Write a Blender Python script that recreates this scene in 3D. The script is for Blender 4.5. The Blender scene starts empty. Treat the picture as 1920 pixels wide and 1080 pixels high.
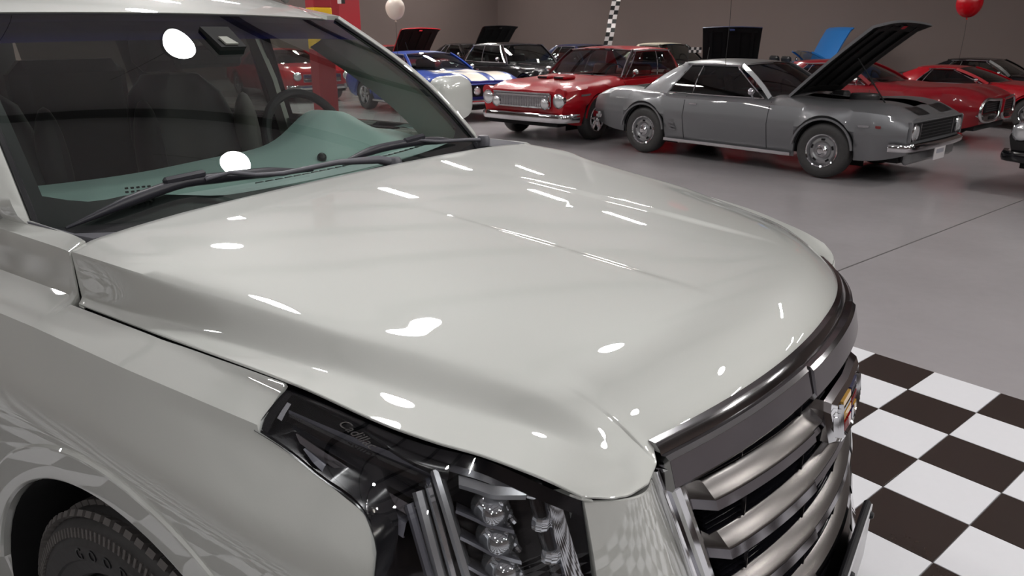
import bpy, bmesh, math, random
import numpy as np
from mathutils import Vector, Matrix

D = bpy.data
SC = bpy.context.scene
COL = SC.collection
R = math.radians
random.seed(7)

# ------------------------------------------------------------------ camera
GRID_TURN = R(-17.0)                       # the tiled floor and the building are turned against the big car
_c, _s = math.cos(GRID_TURN), math.sin(GRID_TURN)


def g2w(x, y, z=0.0):
    """building grid (metres, tile edge at the origin) -> world (frame of the big car)"""
    x -= 0.917
    y += 2.489
    return (x * _c - y * _s + 0.96, x * _s + y * _c, z)


CAM_POS = Vector((1.18598, -1.51419, 1.64744))
F_PX = 1390.0
pitch, heading = R(19.03), R(123.28)
cam_data = D.cameras.new('camera')
cam_data.sensor_width = 36.0
cam_data.lens = F_PX / 1920 * 36
cam_data.clip_start = 0.05
cam_data.clip_end = 200
cam_data.dof.use_dof = True
cam_data.dof.focus_distance = 1.75
cam_data.dof.aperture_fstop = 13.0
camera = D.objects.new('camera', cam_data)
COL.objects.link(camera)
fw = Vector((math.cos(heading) * math.cos(pitch), math.sin(heading) * math.cos(pitch), -math.sin(pitch)))
rt = Vector((math.sin(heading), -math.cos(heading), 0))
up = rt.cross(fw)
camera.matrix_world = Matrix(((rt.x, up.x, -fw.x, CAM_POS.x), (rt.y, up.y, -fw.y, CAM_POS.y),
                              (rt.z, up.z, -fw.z, CAM_POS.z), (0, 0, 0, 1)))
SC.camera = camera

# ------------------------------------------------------------------ world, exposure
world = D.worlds.new('hall_air')
world.use_nodes = True
world.node_tree.nodes['Background'].inputs[0].default_value = (0.5, 0.5, 0.52, 1)
world.node_tree.nodes['Background'].inputs[1].default_value = 0.05
SC.world = world
SC.view_settings.view_transform = 'Standard'
SC.view_settings.look = 'None'
SC.view_settings.gamma = 1
SC.view_settings.use_curve_mapping = False
SC.view_settings.exposure = 0.0
SC.cycles.max_bounces = 10
SC.cycles.transparent_max_bounces = 16
SC.cycles.glossy_bounces = 6
SC.cycles.caustics_reflective = False
SC.cycles.caustics_refractive = False
SC.cycles.sample_clamp_indirect = 4.0
LAMP_POWER = 125.0                          # radiance of the strip lamp diffusers
BAY_POWER = 118.0                          # radiance of the round lamps


# ------------------------------------------------------------------ materials
def srgb(r, g, b):
    f = lambda c: (c / 255 / 12.92) if c / 255 <= 0.04045 else ((c / 255 + 0.055) / 1.055) ** 2.4
    return (f(r), f(g), f(b), 1.0)


def pbr(name, col, rough=0.5, metal=0.0, coat=0.0, noise=0.0, nscale=20.0, bump=0.0, spec=0.5, coat_rough=0.03):
    m = D.materials.new(name)
    m.use_nodes = True
    nt = m.node_tree
    b = nt.nodes['Principled BSDF']
    b.inputs['Base Color'].default_value = col
    b.inputs['Roughness'].default_value = rough
    b.inputs['Metallic'].default_value = metal
    b.inputs['Coat Weight'].default_value = coat
    b.inputs['Coat Roughness'].default_value = coat_rough
    b.inputs['Specular IOR Level'].default_value = spec
    if noise or bump:
        tc = nt.nodes.new('ShaderNodeTexCoord')
        nz = nt.nodes.new('ShaderNodeTexNoise')
        nz.inputs['Scale'].default_value = nscale
        nz.inputs['Detail'].default_value = 6
        nt.links.new(tc.outputs['Object'], nz.inputs['Vector'])
        if noise:
            mx = nt.nodes.new('ShaderNodeMix')
            mx.data_type = 'RGBA'
            mx.inputs[6].default_value = tuple(c * (1 - noise) for c in col[:3]) + (1,)
            mx.inputs[7].default_value = tuple(min(1, c * (1 + noise)) for c in col[:3]) + (1,)
            nt.links.new(nz.outputs['Fac'], mx.inputs[0])
            nt.links.new(mx.outputs[2], b.inputs['Base Color'])
        if bump:
            bp = nt.nodes.new('ShaderNodeBump')
            bp.inputs['Strength'].default_value = bump
            bp.inputs['Distance'].default_value = 0.01
            nt.links.new(nz.outputs['Fac'], bp.inputs['Height'])
            nt.links.new(bp.outputs['Normal'], b.inputs['Normal'])
    return m


def glass(name, tint, strength=1.0, ior=1.5):
    """thin pane: clear transmission with a tint under a mirror reflection by Fresnel"""
    m = D.materials.new(name)
    m.use_nodes = True
    nt = m.node_tree
    nt.nodes.clear()
    out = nt.nodes.new('ShaderNodeOutputMaterial')
    tr = nt.nodes.new('ShaderNodeBsdfTransparent')
    tr.inputs[0].default_value = tint
    gl = nt.nodes.new('ShaderNodeBsdfGlossy')
    gl.inputs['Roughness'].default_value = 0.0
    gl.inputs['Color'].default_value = (strength, strength, strength, 1)
    fr = nt.nodes.new('ShaderNodeFresnel')
    fr.inputs[0].default_value = ior
    mx = nt.nodes.new('ShaderNodeMixShader')
    ge = nt.nodes.new('ShaderNodeNewGeometry')        # same reflectance from either side of the pane
    mm = nt.nodes.new('ShaderNodeMath')
    mm.operation = 'MULTIPLY_ADD'
    mm.inputs[1].default_value = 1 / ior - ior
    mm.inputs[2].default_value = ior
    nt.links.new(ge.outputs['Backfacing'], mm.inputs[0])
    nt.links.new(mm.outputs[0], fr.inputs[0])
    nt.links.new(fr.outputs[0], mx.inputs[0])
    nt.links.new(tr.outputs[0], mx.inputs[1])
    nt.links.new(gl.outputs[0], mx.inputs[2])
    nt.links.new(mx.outputs[0], out.inputs[0])
    return m


def emit(name, col, power):
    m = D.materials.new(name)
    m.use_nodes = True
    nt = m.node_tree
    nt.nodes.clear()
    out = nt.nodes.new('ShaderNodeOutputMaterial')
    e = nt.nodes.new('ShaderNodeEmission')
    e.inputs[0].default_value = col
    e.inputs[1].default_value = power
    nt.links.new(e.outputs[0], out.inputs[0])
    return m


def car_paint(name, col, metal=0.0, rough=0.35, coat=0.6):
    return pbr(name, col, rough, metal, coat, spec=0.25)


M = {}
M['pearl'] = pbr('pearl_paint', (0.665, 0.68, 0.645, 1), 0.5, 0.26, 1.0, 0.03, 900, coat_rough=0.012)
M['pearl'].node_tree.nodes['Principled BSDF'].inputs['Coat IOR'].default_value = 2.05
M['chrome'] = pbr('chrome', (0.72, 0.72, 0.74, 1), 0.05, 1.0)
M['satin_chrome'] = pbr('satin_chrome', (0.19, 0.178, 0.174, 1), 0.27, 1.0)
M['bar_chrome'] = pbr('bar_chrome', (0.36, 0.355, 0.365, 1), 0.12, 1.0)
M['dark_chrome'] = pbr('dark_chrome', (0.24, 0.23, 0.245, 1), 0.1, 1.0)
M['black_gloss'] = pbr('black_gloss', (0.006, 0.006, 0.008, 1), 0.08)
M['black_plastic'] = pbr('black_plastic', (0.012, 0.012, 0.015, 1), 0.42)
M['wiper_plastic'] = pbr('wiper_plastic', (0.035, 0.035, 0.045, 1), 0.38)
M['grey_plastic'] = pbr('grey_plastic', (0.13, 0.13, 0.15, 1), 0.35)
M['void'] = pbr('felt_and_gap_shade', (0.004, 0.004, 0.005, 1), 0.9)  # also laid in the panel gaps in place of their shade
M['rubber'] = pbr('tyre_rubber', (0.04, 0.038, 0.038, 1), 0.6, 0, 0, 0.3, 40, 0.1)
M['tread'] = pbr('tyre_tread_rubber', (0.13, 0.12, 0.115, 1), 0.65, 0, 0, 0.3, 40, 0.1)
M['letter'] = pbr('black_raised_letter', (0.012, 0.012, 0.014, 1), 0.35)
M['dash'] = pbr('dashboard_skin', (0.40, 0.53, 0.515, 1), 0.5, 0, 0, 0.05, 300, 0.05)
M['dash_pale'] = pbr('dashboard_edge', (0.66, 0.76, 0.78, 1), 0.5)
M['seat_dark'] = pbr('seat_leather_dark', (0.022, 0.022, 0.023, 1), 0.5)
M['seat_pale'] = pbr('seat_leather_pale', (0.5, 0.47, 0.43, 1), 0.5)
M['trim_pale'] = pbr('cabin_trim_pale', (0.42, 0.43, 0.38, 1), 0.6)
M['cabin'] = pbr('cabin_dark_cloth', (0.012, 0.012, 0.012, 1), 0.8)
M['lens'] = glass('lamp_lens', (0.93, 0.94, 0.95, 1), 1.0, 1.5)
M['clear'] = pbr('clear_crystal', (0.8, 0.82, 0.85, 1), 0.04, 0.85)
M['crystal'] = glass('lens_crystal', (0.55, 0.58, 0.62, 1), 1.0, 1.9)
M['guide'] = glass('light_guide_crystal', (0.45, 0.47, 0.52, 1), 1.0, 2.0)
M['brow_grey'] = pbr('brow_grey', (0.11, 0.11, 0.125, 1), 0.2, 0.2)
M['lamp_grey'] = pbr('lamp_grey', (0.15, 0.15, 0.175, 1), 0.25, 0.2)
M['lamp_silver'] = pbr('lamp_silver', (0.55, 0.56, 0.58, 1), 0.28, 0.7)
M['lamp_black'] = pbr('lamp_housing_black', (0.008, 0.008, 0.01, 1), 0.18)
M['pane'] = glass('tinted_pane', (0.16, 0.17, 0.16, 1))
M['side_pane'] = glass('clear_side_pane', (0.72, 0.74, 0.72, 1))
M['stamp'] = pbr('glass_stamp', (0.02, 0.02, 0.022, 1), 0.6)
M['yellow'] = pbr('yellow_enamel', srgb(226, 170, 40), 0.3, 0, 1)
M['crest_red'] = pbr('red_enamel', srgb(150, 10, 20), 0.25, 0, 1)
M['crest_blue'] = pbr('blue_enamel', srgb(30, 40, 90), 0.25, 0, 1)


# ------------------------------------------------------------------ mesh tools
class MB:
    def __init__(s):
        s.v, s.f = [], []

    def add(s, vs, fs, T=None):
        o = len(s.v)
        s.v += [tuple(T @ Vector(p)) if T else tuple(p) for p in vs]
        s.f += [tuple(i + o for i in f) for f in fs]
        return s

    def box(s, c, d, T=None, bev=0.0):
        x, y, z = d[0] / 2, d[1] / 2, d[2] / 2
        if bev <= 0:
            vs = [(c[0] + a * x, c[1] + b * y, c[2] + e * z) for e in (-1, 1) for b in (-1, 1) for a in (-1, 1)]
            fs = [(0, 2, 3, 1), (4, 5, 7, 6), (0, 1, 5, 4), (2, 6, 7, 3), (0, 4, 6, 2), (1, 3, 7, 5)]
            return s.add(vs, fs, T)
        b_ = min(bev, x * .99, y * .99, z * .99)
        ring = lambda X, Y: [(X, -Y + b_), (X, Y - b_), (X - b_, Y), (-X + b_, Y), (-X, Y - b_), (-X, -Y + b_), (-X + b_, -Y), (X - b_, -Y)]
        ring2 = lambda X, Y: [(X - b_, -Y + b_), (X - b_, Y - b_), (X - b_, Y - b_), (-X + b_, Y - b_), (-X + b_, Y - b_), (-X + b_, -Y + b_), (-X + b_, -Y + b_), (X - b_, -Y + b_)]
        vs = []
        for rr, zz in ((ring2, -z), (ring, -z + b_), (ring, z - b_), (ring2, z)):
            vs += [(c[0] + p[0], c[1] + p[1], c[2] + zz) for p in rr(x, y)]
        fs = []
        for k in range(3):
            for i in range(8):
                j = (i + 1) % 8
                fs.append((k * 8 + i, k * 8 + j, k * 8 + 8 + j, k * 8 + 8 + i))
        fs.append(tuple(range(7, -1, -1)))
        fs.append(tuple(range(24, 32)))
        return s.add(vs, fs, T)

    def tube(s, path, r, n=8, T=None, flat=None, caps=True):
        """round bar along a path; r scalar or list; flat=(normal, factor) squashes it"""
        P = [Vector(p) for p in path]
        rs = r if isinstance(r, (list, tuple)) else [r] * len(P)
        vs, fs = [], []
        ref = None
        for i, p in enumerate(P):
            t = (P[min(i + 1, len(P) - 1)] - P[max(i - 1, 0)]).normalized()
            if ref is None:
                ref = Vector((0, 0, 1)) if abs(t.z) < .9 else Vector((1, 0, 0))
            if flat:
                ref = Vector(flat[0])
            a = t.cross(ref).normalized()
            b = a.cross(t).normalized()
            ref = b
            for k in range(n):
                q = 2 * math.pi * k / n
                vs.append(p + a * rs[i] * math.cos(q) + b * rs[i] * math.sin(q) * (flat[1] if flat else 1))
        for i in range(len(P) - 1):
            for k in range(n):
                k2 = (k + 1) % n
                fs.append((i * n + k, i * n + k2, i * n + n + k2, i * n + n + k))
        if caps:
            fs.append(tuple(range(n - 1, -1, -1)))
            fs.append(tuple(range((len(P) - 1) * n, len(P) * n)))
        return s.add(vs, fs, T)

    def lathe(s, prof, n=48, T=None, close=False):
        """profile of (radius, axial) turned about the local y axis"""
        vs, fs = [], []
        k = len(prof)
        for i in range(n):
            a = 2 * math.pi * i / n
            for r, y in prof:
                vs.append((r * math.sin(a), y, r * math.cos(a)))
        for i in range(n):
            j = (i + 1) % n
            for q in range(k - 1 + (1 if close else 0)):
                q2 = (q + 1) % k
                fs.append((i * k + q, i * k + q2, j * k + q2, j * k + q))
        return s.add(vs, fs, T)

    def grid(s, G, T=None, flip=False, closeu=False):
        G = np.asarray(G, float)
        n, m = G.shape[:2]
        vs = [tuple(p) for p in G.reshape(-1, 3)]
        fs = []
        for i in range(n if closeu else n - 1):
            i2 = (i + 1) % n
            for j in range(m - 1):
                q = (i * m + j, i2 * m + j, i2 * m + j + 1, i * m + j + 1)
                fs.append(q[::-1] if flip else q)
        return s.add(vs, fs, T)

    def prism(s, poly, d, T=None):
        """polygon (list of 3D points) extruded by vector d"""
        d = Vector(d)
        n = len(poly)
        a = [Vector(p) for p in poly]
        vs = a + [p + d for p in a]
        fs = [tuple(range(n - 1, -1, -1)), tuple(range(n, 2 * n))]
        fs += [(i, (i + 1) % n, n + (i + 1) % n, n + i) for i in range(n)]
        return s.add(vs, fs, T)

    def sweep(s, path, prof, normal=None, T=None, caps=True):
        """open/closed section prof [(a,b)] swept along a path; a along side vector, b along the normal"""
        P = [Vector(p) for p in path]
        n = len(prof)
        vs, fs = [], []
        for i, p in enumerate(P):
            t = (P[min(i + 1, len(P) - 1)] - P[max(i - 1, 0)]).normalized()
            nn = Vector(normal[i]) if isinstance(normal, list) else Vector(normal or (0, 0, 1))
            a = t.cross(nn).normalized()
            b = a.cross(t).normalized()
            for u, w in prof:
                vs.append(p + a * u + b * w)
        for i in range(len(P) - 1):
            for k in range(n):
                k2 = (k + 1) % n
                fs.append((i * n + k, i * n + k2, i * n + n + k2, i * n + n + k))
        if caps:
            fs.append(tuple(range(n - 1, -1, -1)))
            fs.append(tuple(range((len(P) - 1) * n, len(P) * n)))
        return s.add(vs, fs, T)

    def ball(s, c, r, nu=16, nv=10, sc=(1, 1, 1), T=None):
        vs, fs = [], []
        for i in range(nv + 1):
            th = math.pi * i / nv
            for j in range(nu):
                ph = 2 * math.pi * j / nu
                vs.append((c[0] + r * sc[0] * math.sin(th) * math.cos(ph), c[1] + r * sc[1] * math.sin(th) * math.sin(ph), c[2] + r * sc[2] * math.cos(th)))
        for i in range(nv):
            for j in range(nu):
                j2 = (j + 1) % nu
                fs.append((i * nu + j, i * nu + nu + j, i * nu + nu + j2, i * nu + j2))
        return s.add(vs, fs, T)

    def mesh(s, name, mats, angle=35, weld=True, recalc=True):
        me = D.meshes.new(name)
        me.from_pydata(s.v, [], s.f)
        bm = bmesh.new()
        bm.from_mesh(me)
        if weld:
            bmesh.ops.remove_doubles(bm, verts=bm.verts, dist=1e-5)
            bmesh.ops.dissolve_degenerate(bm, edges=bm.edges, dist=1e-6)
        if recalc:
            bmesh.ops.recalc_face_normals(bm, faces=bm.faces)
        bm.to_mesh(me)
        bm.free()
        me.polygons.foreach_set('use_smooth', [True] * len(me.polygons))
        if angle < 180:
            me.set_sharp_from_angle(angle=R(angle))
        for m in (mats if isinstance(mats, (list, tuple)) else [mats]):
            me.materials.append(M[m] if isinstance(m, str) else m)
        return me

    def build(s, name, mat, parent=None, angle=35, **kw):
        return link(name, s.mesh(name, mat, angle, **kw), parent)


def link(name, me, parent=None):
    o = D.objects.new(name, me)
    COL.objects.link(o)
    if parent:
        o.parent = parent
    return o


def thing(name, label, cat, loc=(0, 0, 0), rz=0.0, group=None, scale=1.0):
    o = D.objects.new(name, None)
    COL.objects.link(o)
    o.location = loc
    o.rotation_euler = (0, 0, rz)
    o.scale = (scale,) * 3
    return tag(o, label, cat, group)


def tag(o, label=None, cat=None, group=None, kind=None):
    for k, v in (('label', label), ('category', cat), ('group', group), ('kind', kind)):
        if v:
            o[k] = v
    return o


def nsw(t, q):
    """weights of a natural cubic spline with knots t, evaluated at q"""
    t = np.asarray(t, float)
    q = np.asarray(q, float)
    n = len(t)
    if n == 2:
        w = ((q - t[0]) / (t[1] - t[0]))[:, None]
        return np.hstack([1 - w, w])
    h = np.diff(t)
    A = np.eye(n)
    B = np.zeros((n, n))
    for i in range(1, n - 1):
        A[i, i - 1:i + 2] = h[i - 1], 2 * (h[i - 1] + h[i]), h[i]
        B[i, i - 1:i + 2] = 6 / h[i - 1], -6 / h[i - 1] - 6 / h[i], 6 / h[i]
    S = np.linalg.solve(A, B)
    k = np.clip(np.searchsorted(t, q, 'right') - 1, 0, n - 2)
    W = np.zeros((len(q), n))
    for r_, (kk, x) in enumerate(zip(k, q)):
        hh = h[kk]
        a, b = (t[kk + 1] - x) / hh, (x - t[kk]) / hh
        W[r_, kk] += a
        W[r_, kk + 1] += b
        W[r_] += S[kk] * (a ** 3 - a) * hh * hh / 6 + S[kk + 1] * (b ** 3 - b) * hh * hh / 6
    return W


def chord(P):
    d = np.linalg.norm(np.diff(P, axis=0), axis=1)
    return np.concatenate([[0], np.cumsum(np.maximum(d, 1e-6))])


def spl(P, n):
    P = np.asarray(P, float)
    t = chord(P)
    return nsw(t, np.linspace(0, t[-1], n)) @ P


def loft(C, nu, segs):
    """C: curves (K x S x 3). nu samples along; segs [(k0,k1,nv)] splined pieces across, creased between"""
    C = np.asarray(C, float)
    t = np.mean([chord(c) / chord(c)[-1] for c in C], axis=0)
    W = nsw(t, np.linspace(0, 1, nu))
    L = np.einsum('us,ksd->kud', W, C)
    rows = []
    for k0, k1, nv in segs:
        sub = L[k0:k1 + 1]
        tt = np.mean([chord(sub[:, u]) / max(chord(sub[:, u])[-1], 1e-9) for u in range(nu)], axis=0)
        w = nsw(tt, np.linspace(0, 1, nv))
        g = np.einsum('vk,kud->vud', w, sub)
        rows.append(g if not rows else g[1:])
    return np.concatenate(rows, axis=0)


def curve(xs, ys):
    """smooth scalar function through points"""
    xs, ys = np.asarray(xs, float), np.asarray(ys, float)

    def f(q):
        q = np.clip(np.atleast_1d(np.asarray(q, float)), xs[0], xs[-1])
        return nsw(xs, q) @ ys
    return f


def mono(xs, ys):
    """monotone cubic through points: rounds corners without overshoot"""
    x, y = np.asarray(xs, float), np.asarray(ys, float)
    h, dl = np.diff(x), np.diff(y) / np.diff(x)
    m = np.zeros(len(x))
    m[0], m[-1] = dl[0], dl[-1]
    for i in range(1, len(x) - 1):
        if dl[i - 1] * dl[i] > 0:
            a, b = 2 * h[i] + h[i - 1], h[i] + 2 * h[i - 1]
            m[i] = (a + b) / (a / dl[i - 1] + b / dl[i])

    def f(q):
        q = np.clip(np.atleast_1d(np.asarray(q, float)), x[0], x[-1])
        k = np.clip(np.searchsorted(x, q, 'right') - 1, 0, len(x) - 2)
        t = (q - x[k]) / h[k]
        return ((2 * t ** 3 - 3 * t ** 2 + 1) * y[k] + (t ** 3 - 2 * t ** 2 + t) * h[k] * m[k] + (3 * t ** 2 - 2 * t ** 3) * y[k + 1] + (t ** 3 - t ** 2) * h[k] * m[k + 1])
    return f


def text_mesh(txt, size, depth, font_shear=0.0):
    cu = D.curves.new('lettering', 'FONT')
    cu.body = txt
    cu.size = size
    cu.extrude = depth
    cu.shear = font_shear
    cu.align_x = 'CENTER'
    cu.resolution_u = 3
    o = D.objects.new('lettering', cu)
    COL.objects.link(o)
    dg = bpy.context.evaluated_depsgraph_get()
    me = D.meshes.new_from_object(o.evaluated_get(dg))
    D.objects.remove(o)
    D.curves.remove(cu)
    return me
# ================================================================== the hall
def structure(name, mb, mat, parent=None, **kw):
    o = mb.build(name, mat, parent, **kw)
    if not parent:
        o['kind'] = 'structure'
    return o


TILE = 0.3048
H_ROOM = 7.4
X0, X1, Y0, Y1 = -27.0, 16.0, -16.0, 19.0     # building grid


def gbox(mb, x0, x1, y0, y1, z0, z1):
    P = [g2w(x, y, z) for z in (z0, z1) for y in (y0, y1) for x in (x0, x1)]
    return mb.add(P, [(0, 2, 3, 1), (4, 5, 7, 6), (0, 1, 5, 4), (2, 6, 7, 3), (0, 4, 6, 2), (1, 3, 7, 5)])


# floor: polished grey epoxy over concrete
mf = D.materials.new('polished_concrete')
mf.use_nodes = True
nt = mf.node_tree
bs = nt.nodes['Principled BSDF']
bs.inputs['Specular IOR Level'].default_value = 0.4
tc = nt.nodes.new('ShaderNodeTexCoord')
n1 = nt.nodes.new('ShaderNodeTexNoise')
n1.inputs['Scale'].default_value = 0.9
n1.inputs['Detail'].default_value = 3
n2 = nt.nodes.new('ShaderNodeTexNoise')
n2.inputs['Scale'].default_value = 14
n2.inputs['Detail'].default_value = 2
mxn = nt.nodes.new('ShaderNodeMath')
mxn.operation = 'MULTIPLY_ADD'
mxn.inputs[1].default_value = 0.25
rp = nt.nodes.new('ShaderNodeValToRGB')
rp.color_ramp.elements[0].position = 0.25
rp.color_ramp.elements[0].color = (0.29, 0.272, 0.28, 1)
rp.color_ramp.elements[1].position = 0.95
rp.color_ramp.elements[1].color = (0.36, 0.34, 0.35, 1)
for a in (n1, n2):
    nt.links.new(tc.outputs['Object'], a.inputs['Vector'])
nt.links.new(n2.outputs['Fac'], mxn.inputs[0])
nt.links.new(n1.outputs['Fac'], mxn.inputs[2])
nt.links.new(mxn.outputs[0], rp.inputs['Fac'])
nt.links.new(rp.outputs['Color'], bs.inputs['Base Color'])
rr = nt.nodes.new('ShaderNodeMapRange')
rr.inputs[1].default_value = 0.3
rr.inputs[2].default_value = 0.75
rr.inputs[3].default_value = 0.17
rr.inputs[4].default_value = 0.21
nt.links.new(n1.outputs['Fac'], rr.inputs[0])
nt.links.new(rr.outputs[0], bs.inputs['Roughness'])
M['floor'] = mf
M['wall'] = pbr('taupe_wall_paint', (0.150, 0.116, 0.106, 1), 0.75, 0, 0, 0.06, 0.6)
M['ceiling'] = pbr('dark_ceiling_paint', (0.75, 0.74, 0.75, 1), 0.8, 0, 0, 0.1, 0.5)
M['joist'] = pbr('steel_joist_grey', (0.10, 0.10, 0.10, 1), 0.6)
M['tile_white'] = pbr('white_vinyl_tile', (0.77, 0.77, 0.80, 1), 0.3, 0, 0, 0.02, 30)
M['tile_black'] = pbr('black_vinyl_tile', (0.034, 0.024, 0.0205, 1), 0.2, 0, 0, 0.2, 30)
M['seam'] = pbr('floor_joint_filler', (0.10, 0.095, 0.095, 1), 0.5)
M['lamp_frame'] = pbr('lamp_housing', (0.5, 0.5, 0.5, 1), 0.5)
M['lamp_light'] = emit('lamp_diffuser', (1.0, 0.97, 0.93, 1), LAMP_POWER)
M['bay_light'] = emit('bay_diffuser', (1.0, 0.99, 0.98, 1), BAY_POWER)

floor = structure('floor', gbox(MB(), X0, X1, Y0, Y1, -0.2, -0.004), 'floor')
structure('ceiling', gbox(MB(), X0, X1, Y0, Y1, H_ROOM, H_ROOM + .2), 'ceiling')
structure('wall_north', gbox(MB(), X0 - .2, X1 + .2, Y1, Y1 + .2, 0, H_ROOM), 'wall')
structure('wall_south', gbox(MB(), X0 - .2, X1 + .2, Y0 - .2, Y0, 0, H_ROOM), 'wall')
structure('wall_west', gbox(MB(), X0 - .2, X0, Y0, Y1, 0, H_ROOM), 'wall')
structure('wall_east', gbox(MB(), X1, X1 + .2, Y0, Y1, 0, H_ROOM), 'wall')
for i in range(14):                            # roof joists under the ceiling
    x = X0 + 1.5 + 3.0 * i
    structure('trim_%d' % (i + 1), gbox(MB(), x - .1, x + .1, Y0, Y1, H_ROOM - .32, H_ROOM), 'joist')

# sawn joints in the concrete
for p, q in (((0.387, 4.257), (1.34, 7.355)),):
    a, b = Vector(p + (0,)), Vector(q + (0,))
    d = (b - a).normalized()
    a, b = a - d * 3.2, b + d * 7
    mb = MB()
    nrm = Vector((-d.y, d.x, 0)) * .006
    mb.add([a - nrm, b - nrm, b + nrm, a + nrm, a - nrm + Vector((0, 0, -.01)), b - nrm + Vector((0, 0, -.01)), b + nrm + Vector((0, 0, -.01)), a + nrm + Vector((0, 0, -.01))],
           [(0, 1, 2, 3), (0, 4, 5, 1), (2, 6, 7, 3), (1, 5, 6, 2), (0, 3, 7, 4)])
    o = mb.build('joint', 'seam', floor)
    o.location.z = -0.0025

# chequered vinyl tiles
tile_me = {}
for k in ('tile_white', 'tile_black'):
    tile_me[k] = MB().box((0, 0, -.001), (TILE - .0035, TILE - .0035, .006), None, .0012).mesh('tile', k)
rest = {'tile_white': MB(), 'tile_black': MB()}
for i in range(-34, 14):
    for j in range(0, 42):
        k = 'tile_white' if (i + j) % 2 == 1 else 'tile_black'
        loc = g2w((i + .5) * TILE, -(j + .5) * TILE, 0)
        if -6 <= i <= 8 and j <= 11 or (-14 <= i < -6 and 7 <= j <= 17):
            o = link('tile', tile_me[k], floor)
            o.location = loc
            o.rotation_euler = (0, 0, GRID_TURN)
        else:
            T = Matrix.Translation(loc) @ Matrix.Rotation(GRID_TURN, 4, 'Z')
            rest[k].box((0, 0, -.001), (TILE - .0035, TILE - .0035, .006), T)
for k in rest:
    o = rest[k].build('tile_field', k, floor, angle=30)
    o['kind'] = 'stuff'

# ceiling lamps: strip fixtures over the rows of cars, round high bays over the chequered show floor; some of each added for fill
Z_LAMP = 5.5
lamp_frame_me = MB().box((0, 0, .04), (1.26, .30, .07), None, .01).mesh('ceiling_light', 'lamp_frame')
lamp_glow_me = MB().box((0, 0, 0), (1.2, .24, .016)).mesh('diffuser', 'lamp_light')
cable_me = MB().tube([(0, 0, .07), (0, 0, H_ROOM - Z_LAMP)], .004, 5).mesh('cable', 'joist')
bay_me = MB().lathe([(0, .22), (.07, .21), (.09, .12), (.21, .06), (.22, .0), (.205, .0), (.20, .015), (0, .015)], 36, Matrix.Rotation(R(90), 4, 'X')).mesh('high_bay_light', 'lamp_frame')
disc_me = MB().lathe([(0, .006), (.198, .006)], 36, Matrix.Rotation(R(90), 4, 'X')).mesh('diffuser', 'bay_light')
STRIPS = [(-9.5, -.2), (-11.1, 4.05), (-15.0, 8.5), (-16.1, 12.5), (-10.0, 7.7), (-8.4, 8.6), (-18.5, 3.0), (-19.5, -3), (-12.5, -5.5), (-22, 8), (-22.5, 13), (-11.5, 13),
          (-14, 5.5), (-13, 10), (-18, 10), (-17, -1), (-12.5, 1.8), (1.5, 6.5), (5.0, 12.0), (10, 12), (10.5, 7), (4.5, 8.5), (7.0, 4.5), (10.5, 1), (-24, 0), (-24.5, 5.5), (-24, 15), (-20, -9), (-13, -11), (8, -12), (12, -6)]  # the strips along the west wall are added to brighten it
BAYS = [(-2.48, -1.11), (-.41, -.31), (-3.2, -2.7), (3.4, -1.2), (3.6, 1.9), (-7.0, -1.1), (7.2, -2.0), (6.6, 1.6), (1.8, -7.2), (-3.2, -9.5), (-7.5, -6.0), (5.6, -8.0)]  # bays to the south and far front are unseen lamps added as fill
for x, y in STRIPS:
    o = link('ceiling_light', lamp_frame_me)
    o.location = g2w(x, y, Z_LAMP)
    o.rotation_euler = (0, 0, GRID_TURN)
    tag(o, 'one of the long white strip lamps, some added for fill, hanging under the dark ceiling', 'lamp', 'ceiling strip lamps')
    link('diffuser', lamp_glow_me, o)
    for s in (-.5, .5):
        link('cable', cable_me, o).location.x = s
for x, y in BAYS:
    o = link('high_bay_light', bay_me)
    o.location = g2w(x, y, Z_LAMP)
    tag(o, 'one of the round white high bay lamps, some added for fill, hanging over the chequered floor', 'lamp', 'round high bay lamps')
    link('diffuser', disc_me, o)
    link('cable', cable_me, o).location.z = .14
# ================================================================== the big pearl-white car (frame: x forward, y left, z up)
suv = thing('sport_utility_car', 'large pearl white sport utility car with chrome grille parked on the chequered tiles', 'car')


def mir(P):
    Q = np.array(P, float)
    Q[..., 1] *= -1
    return Q


# ---- hood -------------------------------------------------------------
z_mid = curve([-.29, .03, .36, .62, .80, .96], [1.289, 1.268, 1.241, 1.213, 1.190, 1.164])
z_ridge = curve([-.29, .03, .36, .62, .80, .90], [1.270, 1.238, 1.196, 1.152, 1.113, 1.088])
sm = lambda xs, ys: (lambda f: (lambda x: float(f(x)[0])))(mono(xs, ys))
y_ridge = sm([-.29, -.15, 0, .18, .36, .6, .83], [.745, .728, .703, .677, .652, .612, .578])
y_top = sm([-.29, -.14, 0, .18, .35, .48, .66, .80], [.838, .832, .800, .762, .729, .692, .650, .612])
z_top = sm([-.29, -.14, 0, .18, .35, .48, .66, .80], [1.252, 1.246, 1.225, 1.204, 1.186, 1.166, 1.133, 1.097])
y_bot = sm([-.29, -.14, 0, .19, .36, .53, .68, .80], [.847, .843, .829, .814, .799, .757, .702, .658])
z_bot = sm([-.29, -.14, 0, .19, .36, .53, .68, .80], [1.168, 1.165, 1.159, 1.152, 1.146, 1.127, 1.100, 1.071])
z_lip = sm([-.29, .03, .36, .52, .66, .74, .80], [1.158, 1.152, 1.1425, 1.122, 1.098, 1.080, 1.060])
y_lip = sm([-.3, .0, .20, .30, .42, .52, .60, .66, .72, .80], [.857, .854, .849, .846, .842, .833, .815, .793, .776, .752])
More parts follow.
